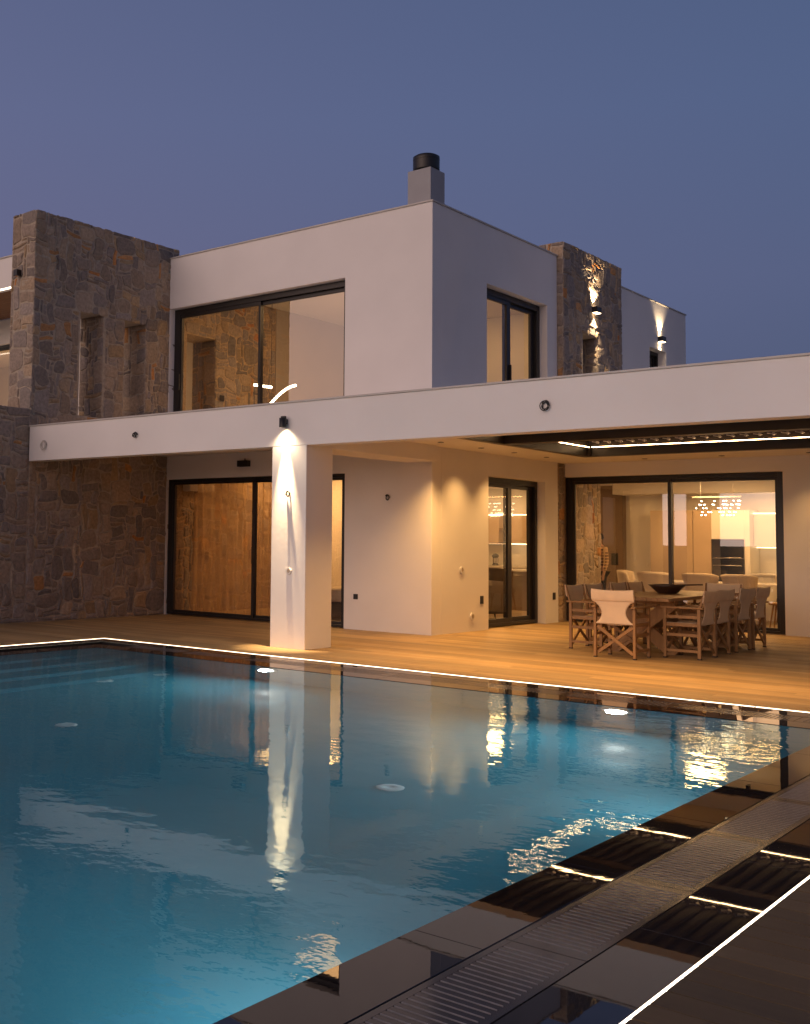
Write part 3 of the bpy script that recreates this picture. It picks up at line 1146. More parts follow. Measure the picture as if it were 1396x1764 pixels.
# lamp on the column
t = thing('wall_lamp', 'small black cylinder lamp shining down the white column', 'wall lamp', (-9.52, CY - .075, 3.04))
m = MB().use('lamp_black')
m.lathe([(.05, -.075), (.05, .05), (.002, .05)], n=24, cap=False)
m.lathe([(.05, -.075), (.042, -.075), (.042, -.055)], n=24, cap=False)
m.build('housing', parent=t)
m = MB().use('lamp_black')
m.box(-.02, .045, -.02, .02, .05, .075)
m.box(-.025, .025, .045, .075, -.03, .04)
m.build('bracket', parent=t)
m = MB().use('lamp_lens')
m.lathe([(.042, -.056), (.001, -.056)], n=20, cap=False)
m.build('lens', parent=t)
spot(t, 'column_lamp_beam', (0, .0, -.08), (R(1.5), 0, 0), 1350, 30, 1., .02, (1, .69, .38))
spot(t, 'column_lamp_glow', (0, .0, -.08), (0, 0, 0), 45, 125, 1., .03, (1, .76, .48))


def updown(loc, lab, e):
    t = thing('wall_lamp', lab, 'wall lamp', loc, group='black up-down wall lamps on the upper floor')
    m = MB().use('lamp_black')
    m.box(0, .11, -.10, .10, -.06, -.0535)
    m.box(0, .11, -.10, -.094, -.053, .053)
    m.box(0, .11, .094, .10, -.053, .053)
    m.box(.104, .11, -.094, .094, -.053, .053)
    m.box(0, .11, -.10, .10, .0535, .06) if False else None
    m.build('housing', parent=t)
    m = MB().use('lamp_lens')
    m.box(.012, .102, -.092, .092, -.064, -.0605)
    m.build('lens', parent=t)
    m = MB().use('lamp_lens')
    m.box(.012, .102, -.092, .092, .03, .034)
    m.build('lens', parent=t)
    spot(t, 'up_light', (.055, 0, .06), (R(180), R(2), 0), e, 84, .8, .015)
    spot(t, 'down_light', (.055, 0, -.07), (0, R(-2), 0), e * .8, 84, .8, .015)


updown((PXr + .012, 20.42, 6.02), 'black up-down wall lamp throwing light over the rough stone pier', 190)
updown((FX, 24.13, 6.0), 'black up-down wall lamp on the white rear wall right of the stone pier', 100)
t = thing('wall_lamp', 'black box lamp, unlit, on the wall above the curtained window', 'wall lamp', (-13.17, FY, 2.80))
m = MB().use('lamp_black')
m.box(-.12, .12, -.10, -.0, -.055, .055)
m.build('housing', parent=t, bevel=.004)
m = MB().use('lamp_black')
m.tube([(.03, -.05, .055), (.03, -.05, .09)], .012, 8)
m.build('cable_gland', parent=t)
t = thing('wall_lamp', 'small black cube lamp on the narrow end of the tall stone wall', 'wall lamp', (-15.61, 11.505, 6.01))
m = MB().use('lamp_black')
m.box(-.05, .05, -.10, 0, -.055, .055)
m.build('housing', parent=t, bevel=.004)
m = MB().use('chrome')
m.box(-.04, .04, -.09, -.01, -.058, -.0555)
m.build('lens', parent=t)


# cable ends and outlets waiting for fittings
def loops(mat, seed, r0=.045, turns=2.3, rr=.005):
    r = random.Random(seed)
    mb = MB().use(mat)
    pts = []
    for i in range(46):
        a = 2 * math.pi * turns * i / 45
        rad = r0 * (1 + .22 * math.sin(a * .7 + seed))
        pts.append((rad * math.cos(a), -.012 - .03 * (i / 45) - .008 * math.sin(a * 1.3), rad * 1.15 * math.sin(a)))
    pts = [(pts[0][0] * .3, .004, pts[0][2] + .02)] + pts
    mb.tube(pts, rr, 6)
    return mb


def cable(loc, lab, mat, seed, r0=.045, turns=2.3, rr=.005, rz=0.):
    o = loops(mat, seed, r0, turns, rr).build('cable_coil')
    o.location = loc
    o.rotation_euler = (0, 0, rz)
    tag(o, lab, 'cable')


cable((-14.765, CY, 2.97), 'pale coil of cable hanging from the left end of the white fascia', 'cable_white', 1, .06, 3.2, .006)
cable((-12.51, CY, 3.02), 'bunched dark cable end poking from the fascia left of the column', 'cable_dark', 2, .032, 2.6, .008)
cable((-5.71, CY, 3.0), 'looped black cable poking from the fascia above the dining terrace', 'cable_dark', 3, .044, 3.2, .006)
cable((-9.46, CY + .002, 2.07), 'frayed dark cable end in the lamp beam on the column', 'cable_dark', 4, .03, 1.6, .009)
cable((-10.08, FY, 2.15), 'dark cable loop on the white wall between window and corner', 'cable_dark', 5, .032, 2.4, .007)


def outlet(loc, lab, rz, rad=.048):
    mb = MB().use('plastic_white')
    mb.tube([(0, .0, 0), (0, -.022, 0)], [rad, rad * .92], 20)
    mb.use('mortar')
    mb.tube([(0.006, -.0225, 0.004), (0.006, -.0235, 0.004)], [rad * .55, rad * .5], 16)
    o = mb.build('conduit_outlet')
    o.location = loc
    o.rotation_euler = (0, 0, rz)
    tag(o, lab, 'wall outlet')


outlet((-9.445, CY + .002, 1.03), 'round white conduit outlet low on the front of the column', 0)
outlet((FX, 15.64, 1.0), 'round white conduit outlet at waist height on the lit side wall', R(90), .055)
outlet((FX, 15.97, .24), 'round white cap near the deck on the lit side wall', R(90), .065)


def socket(loc, lab, rz, w=.085, h=.085):
    mb = MB().use('lamp_black')
    mb.box(-w / 2, w / 2, -.012, 0, -h / 2, h / 2)
    o = mb.build('socket', bevel=.003)
    o.location = loc
    o.rotation_euler = (0, 0, rz)
    tag(o, lab, 'wall socket')


socket((-10.71, FY, .535), 'square black socket on the pale wall right of the column', 0)
socket((FX, 16.29, .50), 'black socket just left of the side glass door', R(90), .10, .13)
socket((FX, 18.92, .485), 'black socket between the side glass door and the stone jamb', R(90), .10, .13)

# ------------------------------------------------------------------ dining furniture on the terrace
TXc, TY0, TY1 = -5.92, 14.28, 17.1
t = thing('dining_table', 'long teak trestle table with crossed plank legs on the lit terrace', 'table', (TXc, (TY0 + TY1) / 2, 0))
hl, hw = (TY1 - TY0) / 2, .52
m = MB().use('teak_top')
nb_ = 7
for k in range(nb_):
    xa = -hw + k * (2 * hw / nb_)
    m.box(xa + .0015, xa + 2 * hw / nb_ - .0015, -hl, hl, .715, .76)
m.build('table_top', parent=t, bevel=.004)
for sy in (-1, 1):
    yy = sy * (hl - .42)
    m = MB().use('teak')
    for sx in (-1, 1):
        m.bar((sx * .44, yy + sx * .036, .0), (-sx * .44, yy + sx * .036, .69), .07, .17, up=(1, 0, .6))
    m.bar((-.46, yy, .69), (.46, yy, .69), .09, .05)
    m.build('trestle', parent=t, bevel=.004)
m = MB().use('teak')
m.bar((0, -hl + .4, .36), (0, hl - .4, .36), .06, .10)
m.build('stretcher', parent=t, bevel=.004)

b = thing('bowl', 'dark wooden bowl standing on the teak table', 'bowl', (-5.98, 15.75, .76))
m = MB().use('bowl_wood')
m.lathe([(.001, 0), (.12, 0), (.14, .012), (.22, .09), (.26, .125), (.25, .125), (.20, .085), (.10, .02), (.001, .018)], n=36, cap=False)
m.build('vessel', parent=b)
m = MB().use('bowl_wood')
m.bar((.05, -.05, .12), (.42, .22, .135), .03, .02)
m.build('ladle', parent=b, bevel=.004)
b2_ = MB().use('plastic_white')
b2_.box(-.06, .06, -.035, .035, 0, .012)


def director_chair(name, label):
    """faces +Y; 0.54 wide, back 0.875 high"""
    t = thing(name, label, 'chair', group='canvas director chairs round the teak table')
    W, Dp = .52, .44
    hx = W / 2
    yb, yf = -Dp / 2, Dp / 2
    lw = .034
    for sx in (-1, 1):
        for yy, top in ((yb, .635), (yf, .635)):
            m = MB().use('teak')
            m.box(sx * hx - lw / 2, sx * hx + lw / 2, yy - lw * .6, yy + lw * .6, .012, top)
            lg = m.build('leg', parent=t, bevel=.003)
            m = MB().use('rubber_black')
            m.box(sx * hx - lw / 2 - .002, sx * hx + lw / 2 + .002, yy - lw * .6 - .002, yy + lw * .6 + .002, 0, .0118)
            f = m.build('foot_cap', parent=lg)
        m = MB().use('teak')
        m.box(sx * hx - .03, sx * hx + .03, yb - .06, yf + .05, .6355, .66)
        m.build('armrest', parent=t, bevel=.007)
        m = MB().use('teak')
        for z, h in ((.10, .035), (.30, .04), (.43, .045), (.53, .04)):
            m.box(sx * hx - .011, sx * hx + .011, yb + lw * .6, yf - lw * .6, z - h / 2, z + h / 2)
        m.build('side_rail', parent=t, bevel=.003)
        m = MB().use('teak')
        m.bar((sx * (hx - .005), yb - .012, .648), (sx * (hx + .0), yb - .075, .865), .026, .026, up=(0, 1, 0))
        m.build('back_post', parent=t, bevel=.003)
    # crossed braces at the back and the front
    for yy in (yb + .012, yf - .012):
        m = MB().use('teak')
        m.bar((-hx + .03, yy - .012, .40), (hx - .02, yy - .012, .06), .022, .04, up=(0, 0, 1))
        m.bar((hx - .03, yy + .012, .40), (-hx + .02, yy + .012, .06), .022, .04, up=(0, 0, 1))
        m.build('cross_brace', parent=t, bevel=.003)
    # seat sling

    def seat(u, v):
        x = (u - .5) * 2 * (hx - .012)
        return (x, yb + .03 + v * (Dp - .03), .452 - .035 * (1 - (2 * u - 1) ** 2))
    m = MB().use('canvas')
    m.grid(seat, 10, 6)
    m.build('seat', parent=t, solid=.006)
    # back sling: a sleeve across the top, narrow waist, flared foot

    def back(u, v):
        s = 2 * u - 1
        if v > .62:
            half = hx + .018
        else:
            q = v / .62
            half = .155 + .085 * (2 * q - 1) ** 2 + .012 * (1 - q)
            if q < .12:
                half += .02 * (1 - q / .12)
            if q > .9:
                half = half + (hx - .03 - half) * ((q - .9) / .1) * .3
        z = .43 + v * .445
        k = max(0., (v - .5) / .5)
        y = yb - .008 - .068 * ((z - .43) / .445)
        sag = .035 * (1 - s * s) * (k)
        zz = z - (.016 * (1 - s * s) if v > .95 else 0)
        return (s * half, y - sag * .6 - .0, zz)
    m = MB().use('canvas')
    m.grid(back, 12, 26)
    m.build('backrest', parent=t, solid=.009)
    # hem sleeve wrapped round the posts

    def sleeve(u, v):
        s = 2 * u - 1
        a = 2 * math.pi * v
        zc = .80
        y = yb - .008 - .068 * ((zc + .076 * math.sin(a) - .43) / .445)
        sag = .035 * (1 - s * s) * .62
        return (s * (hx + .02), y - sag * .6 + .017 * math.cos(a) - .002, zc + .078 * math.sin(a) - (.016 * (1 - s * s) * max(0, math.sin(a))))
    m = MB().use('canvas')
    m.grid(sleeve, 12, 20)
    m.build('sleeve', parent=t)
    return t


CH = [(-5.88, 13.93, 0, 'director chair at the near head of the table, its back to the pool'),
      (-5.26, 14.61, 90, 'front director chair of the right hand row, nearest the pool'),
      (-5.26, 15.17, 90, 'second director chair from the front in the right hand row'),
      (-5.26, 16.02, 90, 'third director chair from the front in the right hand row'),
      (-5.25, 16.67, 90, 'rear director chair of the right hand row, nearest the glass'),
      (-6.64, 14.78, -90, 'front director chair of the left hand row, half behind the head chair'),
      (-6.66, 15.45, -90, 'second director chair of the left hand row, showing beside the head chair'),
      (-6.66, 16.33, -90, 'third director chair of the left hand row, above the table edge'),
      (-6.66, 16.95, -90, 'rear director chair of the left hand row, beside the bowl'),
      (-5.80, 17.27, 180, 'director chair at the far head of the table, facing the pool')]
c0 = None
for x, y, a, lab in CH:
    if c0 is None:
        c0 = director_chair('director_chair', lab)
        o = c0
    else:
        o = copy_tree(c0)
    o.location = (x, y, 0)
    o.rotation_euler = (0, 0, R(a + rnd.uniform(-1.5, 1.5)))
    o['label'] = lab


# ------------------------------------------------------------------ inside: living room and kitchen
def wing_chair(label, mat='upholstery_cream'):
    t = thing('wing_chair', label, 'chair', group='upholstered wing chairs at the indoor table')

    def shell(u, v):
        a = (u - .5) * 2
        z = .43 + v * .50
        half = .235 + .085 * v ** 1.3
        y = -.26 - .05 * v + .30 * abs(a) ** 2.2 * (1 - .25 * v)
        z2 = z - .04 * abs(a) ** 3 * v
        return (half * math.sin(a * 1.35) / math.sin(1.35), y, z2)
    m = MB().use(mat)
    m.grid(shell, 18, 10)
    m.build('backrest', parent=t, solid=.05, bevel=0)
    m = MB().use(mat)
    m.box(-.235, .235, -.24, .24, .38, .48)
    m.build('seat', parent=t, bevel=.03)
    for sx in (-1, 1):
        for sy in (-1, 1):
            m = MB().use('teak')
            m.tube([(sx * .18, sy * .18, .385), (sx * .225, sy * .235, 0)], [.02, .012], 8)
            m.build('leg', parent=t)
    return t


def place_copy(src, loc, rz, lab):
    o = copy_tree(src)
    o.location = loc
    o.rotation_euler = (0, 0, R(rz))
    o['label'] = lab
    return o


IX, IY = -7.35, 21.95
t = thing('indoor_table', 'long white topped dining table inside behind the wide glass', 'table', (IX, IY, 0))
m = MB().use('table_white')
m.box(-1.45, 1.45, -.5, .5, .715, .75)
m.build('table_top', parent=t, bevel=.006)
for sx in (-1, 1):
    for sy in (-1, 1):
        m = MB().use('teak')
        m.tube([(sx * 1.2, sy * .36, .715), (sx * 1.3, sy * .42, 0)], [.035, .02], 8)
        m.build('leg', parent=t)
w0 = wing_chair('pale wing chair at the left end of the indoor table, seen from its side')
w0.location = (-8.98, 21.9, 0)
w0.rotation_euler = (0, 0, R(-80))
place_copy(w0, (-8.3, 21.28, 0), 4, 'pale wing chair crossed by the dark window stile')
place_copy(w0, (-7.4, 21.22, 0), 0, 'pale wing chair with its back to the glass, left of the oven foot')
place_copy(w0, (-6.68, 21.2, 0), -6, 'rightmost pale wing chair with its back to the glass, below the oven')
place_copy(w0, (-6.2, 22.62, 0), 180, 'pale wing chair on the kitchen side of the indoor table')


def stool(label):
    t = thing('bar_stool', label, 'stool')
    m = MB().use('teak')
    m.lathe([(.001, .43), (.17, .43), (.18, .45), (.17, .47), (.001, .46)], n=24, cap=False)
    m.build('seat', parent=t)
    for k in range(4):
        a = math.pi / 4 + k * math.pi / 2
        m = MB().use('teak')
        m.tube([(.11 * math.cos(a), .11 * math.sin(a), .435), (.19 * math.cos(a), .19 * math.sin(a), 0)], [.018, .012], 8)
        m.build('leg', parent=t)
    return t


s = stool('low timber stool inside by the right edge of the wide glass')
s.location = (-5.86, 20.6, 0)

# kitchen run on the back wall
KY = 23.35
t = thing('kitchen_cupboard', 'tall tan cupboard run left of the black oven', 'cupboard', (-8.6, KY, 0), world=True)
m = MB().use('cabinet_tan')
for xa, xb in ((-8.98, -8.53), (-8.52, -8.11), (-8.10, -7.74)):
    m.box(xa + .002, xb - .002, KY - .60, KY - .002, .08, 2.16)
m.build('door', parent=t, bevel=.003)
m = MB().use('panel_brown')
m.box(-8.98, -7.74, KY - .55, KY - .003, .0115, .079)
m.build('plinth', parent=t)
t = thing('oven_tower', 'tall oven housing with black glass oven and drawer', 'oven', (-7.42, KY, 0), world=True)
m = MB().use('cabinet_white')
m.box(-7.738, -7.10, KY - .60, KY - .002, .0115, .62)
m.box(-7.738, -7.10, KY - .60, KY - .002, 1.58, 2.16)
m.box(-7.738, -7.10, KY - .55, KY - .002, .621, 1.579)
m.build('housing', parent=t, bevel=.003)
m = MB().use('oven_glass')
m.box(-7.728, -7.12, KY - .612, KY - .551, 1.20, 1.576)
m.build('oven_door', parent=t, bevel=.003)
m = MB().use('oven_glass')
m.box(-7.728, -7.12, KY - .612, KY - .551, .63, 1.192)
m.build('oven_door', parent=t, bevel=.003)
for z in (1.21, 1.06):
    m = MB().use('chrome')
    m.tube([(-7.70, KY - .65, z), (-7.15, KY - .65, z)], .008, 8)
    m.build('handle', parent=t)
t = thing('kitchen_wall_unit', 'white wall cabinet with glowing strips right of the oven', 'cabinet', (-6.3, KY, 0), world=True)
m = MB().use('cabinet_white')
m.box(-7.098, -7.0, KY - .60, KY - .002, .0115, 2.16)
m.box(-6.998, -5.0, KY - .38, KY - .002, 1.43, 2.09)
m.build('carcass', parent=t, bevel=.003)
m = MB().use('led_cove')
m.box(-6.99, -5.02, KY - .39, KY - .34, 2.0905, 2.105)
m.build('light_strip', parent=t)
m = MB().use('led_cove')
m.box(-6.99, -5.02, KY - .2, KY - .17, 1.415, 1.4295)
m.build('light_strip', parent=t)
t = thing('kitchen_counter', 'pale kitchen counter below the white wall cabinet', 'counter', (-6.0, KY, 0), world=True)
m = MB().use('cabinet_white')
m.box(-6.998, -5.0, KY - .58, KY - .003, .0115, .88)
m.build('base_cabinet', parent=t, bevel=.003)
m = MB().use('worktop')
m.box(-6.998, -5.0, KY - .62, KY - .003, .8805, .91)
m.build('worktop', parent=t, bevel=.003)
# kitchen seen through the side door
t = thing('kitchen_wall_unit', 'wall cabinet with glowing strips seen through the side glass door', 'cabinet', (-12.2, KY, 0), world=True)
m = MB().use('cabinet_tan')
for xa, xb in ((-14.0, -13.3), (-13.29, -12.62), (-12.36, -11.7), (-11.69, -11.0)):
    m.box(xa, xb, KY - .38, KY - .002, 1.43, 2.08)
m.build('door', parent=t, bevel=.003)
m = MB().use('panel_brown')
m.box(-12.619, -12.361, KY - .36, KY - .002, 1.43, 1.46)
m.box(-12.619, -12.361, KY - .36, KY - .002, 1.75, 1.78)
m.box(-12.619, -12.361, KY - .02, KY - .002, 1.461, 2.08)
m.build('shelf', parent=t)
m = MB().use('led_cove')
m.box(-14.0, -11.0, KY - .39, KY - .345, 2.0805, 2.096)
m.build('light_strip', parent=t)
m = MB().use('led_cove')
m.box(-12.55, -11.02, KY - .2, KY - .17, 1.414, 1.4295)
m.build('light_strip', parent=t)
t = thing('kitchen_counter', 'kitchen counter with drawers seen through the side glass door', 'counter', (-12.2, KY, 0), world=True)
m = MB().use('cabinet_tan')
for xa in (-14.0, -13.25, -12.5, -11.75):
    for z0_, z1_ in ((.10, .48), (.485, .70), (.705, .87)):
        m.box(xa, xa + .745, KY - .60, KY - .003, z0_, z1_)
m.build('drawer', parent=t, bevel=.003)
m = MB().use('worktop')
m.box(-14.0, -11.0, KY - .63, KY - .003, .8805, .92)
m.build('worktop', parent=t, bevel=.003)
t = thing('coffee_machine', 'black and silver coffee machine on the counter behind the side door', 'coffee machine', (-12.72, KY - .35, .92))
m = MB().use('lamp_black')
m.lathe([(.08, 0), (.08, .02), (.06, .03), (.065, .19), (.085, .20), (.08, .24), (.04, .27), (.002, .275)], n=24)
m.build('body', parent=t)
m = MB().use('chrome')
m.lathe([(.068, .06), (.07, .12), (.068, .17)], (.01, -.01, 0), n=24, cap=False)
m.build('sleeve', parent=t)
# island / armchairs behind the side door
t = thing('armchair', 'dark tub armchair low inside the left leaf of the side door', 'armchair', (-10.6, 18.8, 0), R(30))

def tub(u, v):
    a = (u - .5) * 2 * 2.2
    rr = .36 + .03 * v
    return (rr * math.sin(a), -rr * math.cos(a) * .95, .12 + v * .62 - .10 * abs(u - .5) * v)
m = MB().use('upholstery_grey')
m.grid(tub, 20, 6)
m.build('backrest', parent=t, solid=.09)
m = MB().use('upholstery_grey')
m.lathe([(.001, .16), (.31, .16), (.33, .25), (.32, .40), (.24, .44), (.001, .45)], n=28, cap=False)
m.build('seat', parent=t)
for k in range(4):
    a = math.pi / 4 + k * math.pi / 2
    m = MB().use('rubber_black')
    m.tube([(.22 * math.cos(a), .22 * math.sin(a), .165), (.25 * math.cos(a), .25 * math.sin(a), 0)], [.016, .012], 8)
    m.build('leg', parent=t)
dk = wing_chair('dark wing chair at the island behind the side door', 'upholstery_dark')
dk['group'] = ''
del dk['group']
dk.location = (-11.55, 20.7, 0)
dk.rotation_euler = (0, 0, R(15))
t = thing('kitchen_island', 'brown kitchen island with white top behind the side door', 'kitchen island', (-11.4, 21.8, 0), world=True)
m = MB().use('panel_brown')
m.box(-12.2, -10.55, 21.5, 22.15, .0115, .84)
m.build('carcass', parent=t, bevel=.004)
m = MB().use('worktop')
m.box(-12.25, -10.5, 21.35, 22.2, .8405, .88)
m.build('worktop', parent=t, bevel=.004)
# corridor recess behind the stone pier
t = thing('partition', 'brown panelled partition inside, right of the interior stone pier', 'partition', (-10, 23, 0), world=True)
m = MB().use('panel_brown')
m.box(-10.99, -9.74, 23.15, 23.345, .0115, 2.715)
m.build('panel', parent=t, bevel=.003)
socket((-9.92, 23.149, 1.13), 'black switch plate on the brown panel behind the person', 0, .15, .25)
socket((-9.55, 23.349, 1.16), 'small pale switch on the light wall left of the tall cupboards', 0, .05, .12)
bpy.data.objects[[o.name for o in bpy.data.objects if o.get('label', '').startswith('small pale switch')][0]].data = (lambda mb: mb.build('switch_tmp').data)(MB().use('plastic_white').box(-.03, .03, -.012, 0, -.065, .065))
for o in [o for o in bpy.data.objects if o.name.startswith('switch_tmp')]:
    bpy.data.objects.remove(o)


# chandelier over the indoor table
t = thing('chandelier', 'wide crystal chandelier of glowing beads hanging over the indoor table', 'chandelier', (-7.2, 21.5, 2.72))
m = MB().use('cap_metal')
m.box(-.45, .45, -.03, .03, -.36, -.335)
m.tube([(-.3, 0, -.336), (-.3, 0, -.002)], .004, 6)
m.tube([(.3, 0, -.336), (.3, 0, -.002)], .004, 6)
m.build('bar', parent=t)
m = MB().use('crystal_glow')
r = random.Random(4)
for row, z in enumerate((-.42, -.49, -.56, -.63, -.69)):
    for k in range(15):
        x = -.42 + k * .06 + r.uniform(-.012, .012)
        if r.random() < (.32 if abs(x) > .12 else .72) or (row > 2 and abs(x) > .32):
            continue
        m.tube([(x - .014, r.uniform(-.1, .1), z), (x + .014, r.uniform(-.1, .1), z - .008)], .009, 6)
m.build('crystal_drop', parent=t)
# track heads under the ceiling edge
for x, y, w_, lab in ((-8.2, 20.3, .10, 'black ceiling box lamp just left of the window stile'), (-7.5, 20.1, .12, 'black ceiling box lamp just right of the window stile'), (-6.28, 20.1, .05, 'slim black ceiling lamp head near the right end of the glass')):
    mb = MB().use('lamp_black')
    mb.box(-w_ / 2, w_ / 2, -.05, .05, -.12, 0)
    o = mb.build('ceiling_lamp', loc=(x, y, 2.7195), bevel=.003)
    tag(o, lab, 'ceiling lamp')


def area(name, loc, sx, sy, e, col, rot=(0, 0, 0)):
    ld = bpy.data.lights.new(name, 'AREA')
    ld.shape = 'RECTANGLE'
    ld.size, ld.size_y = sx, sy
    ld.energy = e
    ld.color = col
    o = bpy.data.objects.new(name, ld)
    COL.objects.link(o)
    o.location = loc
    o.rotation_euler = rot
    return o


WARM = (1, .53, .19)
pl = bpy.data.lights.new('upper_ceiling_fill', 'POINT')  # unseen fill light without a fixture, added to brighten the upper room ceiling
pl.energy = 40
pl.color = (1, .60, .27)
pl.shadow_soft_size = .12
po = bpy.data.objects.new('upper_ceiling_fill', pl)
COL.objects.link(po)
po.location = (-11.4, 17.3, 6.08)
for name, loc, sx, sy, e in (('living_room_light', (-7.3, 21.0, 2.69), .6, .6, 62), ('living_room_light', (-4.4, 21.2, 2.69), .5, .5, 38), ('living_room_light', (-7.0, 22.2, 2.47), 2.4, .12, 26),
                             ('kitchen_light', (-11.6, 20.8, 2.69), .5, .5, 60), ('kitchen_light', (-12.6, 22.3, 2.69), 1.5, .15, 22), ('hall_light', (-10.1, 17.0, 2.69), .3, .3, 9),
                             ('bedroom_light', (-14.3, 17.7, 2.92), 1.3, 1.2, 110), ('upper_room_light', (-12.4, 16.9, 6.40), 1.8, 1.8, 44), ('upper_room_light', (-11.6, 19.8, 6.40), 1.5, 1.5, 22), ('wing_room_light', (-21, 16.5, 5.95), .5, .5, 60)):
    area(name, loc, sx, sy, e, WARM)

# bedroom: curtain and bed


def curtain(x0, x1, y, z0, z1, lab, amp=.05, pitch=.16, seed=1, mat='curtain_cloth'):
    r = random.Random(seed)
    ph = [r.uniform(-.5, .5) for _ in range(60)]

    def f(u, v):
        x = x0 + (x1 - x0) * u
        a = 2 * math.pi * (x - x0) / pitch
        return (x + .012 * math.sin(a * .37 + v * 2), y + amp * math.sin(a + .8 * math.sin(a * .23)) * (.75 + .25 * v) + .01 * math.sin(v * 5 + x * 3), z0 + (z1 - z0) * v)
    m = MB().use(mat)
    m.grid(f, int((x1 - x0) / .02), 10)
    o = m.build('curtain')
    tag(o, lab, 'curtain')
    return o


sheer = MATS['sheer_cloth'] = MATS['curtain_cloth'].copy()
sheer.name = 'sheer_cloth'
_nt = sheer.node_tree
_o = [n for n in _nt.nodes if n.type == 'OUTPUT_MATERIAL'][0]
_src = _o.inputs['Surface'].links[0].from_node
_x = N(_nt, 'ShaderNodeMixShader')
_x.inputs['Fac'].default_value = .36
_tr = N(_nt, 'ShaderNodeBsdfTransparent')
L(_nt, _src, 0, _x, 1)
L(_nt, _tr, 'BSDF', _x, 2)
L(_nt, _x, 'Shader', _o, 'Surface')
curtain(-15.12, -12.35, 15.42, .03, 2.9, 'sheer brown curtain hanging inside the ground floor window left of the column', seed=1, pitch=.21, mat='sheer_cloth')
t = thing('air_unit', 'pale box air unit high on the stone inside the ground floor window', 'air unit', (-15.19, 15.5, 2.34), world=True)
m = MB().use('plastic_white')
m.box(-15.18, -14.97, 15.17, 15.88, 2.36, 2.62)
m.build('casing', parent=t, bevel=.02)
m = MB().use('panel_brown')
m.box(-15.10, -14.99, 15.25, 15.80, 2.352, 2.3595)
m.build('flap', parent=t)
socket((-15.178, 15.88, 1.11), 'black switch plate on the stone inside the ground floor window', R(90), .10, .17)
socket((-15.178, 16.25, 4.29), 'dark switch plate on the stone inside the upper front window', R(90), .12, .12)
curtain(-12.28, -10.95, 18.55, .03, 2.9, 'tan curtain at the rear of the bedroom seen right of the column', pitch=.13, seed=2)
t = thing('bed', 'double bed with pale linen behind the window right of the column', 'bed', (-12.0, 17.2, 0), world=True)
m = MB().use('bed_base')
m.box(-12.95, -11.15, 16.25, 18.3, .05, .32)
m.build('base', parent=t, bevel=.02)
m = MB().use('bed_linen')
m.box(-12.98, -11.12, 16.22, 18.3, .321, .56)
m.build('mattress', parent=t, bevel=.06)
m = MB().use('bed_linen')
m.box(-12.7, -12.1, 17.8, 18.2, .562, .70)
m.build('pillow', parent=t, bevel=.06)
m = MB().use('bed_linen')
m.box(-11.9, -11.3, 17.8, 18.2, .562, .70)
m.build('pillow', parent=t, bevel=.06)
m = MB().use('upholstery_grey')
m.box(-13.0, -11.1, 18.31, 18.42, .05, 1.15)
m.build('headboard', parent=t, bevel=.02)

# upper room: bead chandelier and a dark cabinet
t = thing('bead_lamp', 'curved string of glowing beads hanging inside the upper front window', 'pendant lamp', (-13.6, 16.4, 6.412))
m = MB().use('crystal_glow')
for k in range(26):
    u = k / 25
    if k < 9:
        q = k / 8
        p = (-.65 + .42 * q, -.2, -1.93 - .08 * q)
    else:
        q = (k - 9) / 16
        p = (-.62 + .75 * q, .1, -2.39 + .42 * math.sin(q * 1.5))
    m.lathe([(.001, -.028), (.02, -.02), (.028, 0), (.02, .02), (.001, .028)], p, 8, cap=False)
m.build('bead', parent=t)
m = MB().use('frame_metal')
m.tube([(-.66, -.2, -1.91), (-.66, -.2, -2.41)], .008, 6)
m.tube([(-.66, -.2, -1.93), (-.20, -.2, -1.98)], .005, 6)
m.tube([(-.23, -.2, -1.97), (-.23, -.2, -.001)], .004, 6)
m.build('stem', parent=t)
t = thing('wardrobe', 'dark low wardrobe inside the upper side window', 'wardrobe', (-11.6, 21.3, 3.25), world=True)
m = MB().use('upholstery_grey')
m.box(-12.9, -10.3, 21.0, 21.59, 3.251, 4.75)
m.build('carcass', parent=t, bevel=.005)


# ------------------------------------------------------------------ the person indoors
def skinned(name, joints, edges, mat, parent, sub=2):
    me = bpy.data.meshes.new(name)
    me.from_pydata([j[0] for j in joints], edges, [])
    o = bpy.data.objects.new(name, me)
    COL.objects.link(o)
    o.parent = parent
    sk = o.modifiers.new('skin', 'SKIN')
    sk.use_smooth_shade = True
    for i, j in enumerate(joints):
        r_ = j[1]
        me.skin_vertices[0].data[i].radius = (r_, j[2]) if len(j) > 2 else (r_, r_)
    me.skin_vertices[0].data[0].use_root = True
    s_ = o.modifiers.new('smooth', 'SUBSURF')
    s_.levels = s_.render_levels = sub
    me.materials.append(MATS[mat])
    return o


pr = thing('person', 'person in a plaid shirt and black trousers standing inside beside the stone pier', 'person', (-9.80, 22.1, .0115), R(150))
J, E_ = [], []


def chain(pts, start=None):
    prev = start
    ids = []
    for p in pts:
        J.append(p)
        i = len(J) - 1
        if prev is not None:
            E_.append((prev, i))
        prev = i
        ids.append(i)
    return ids


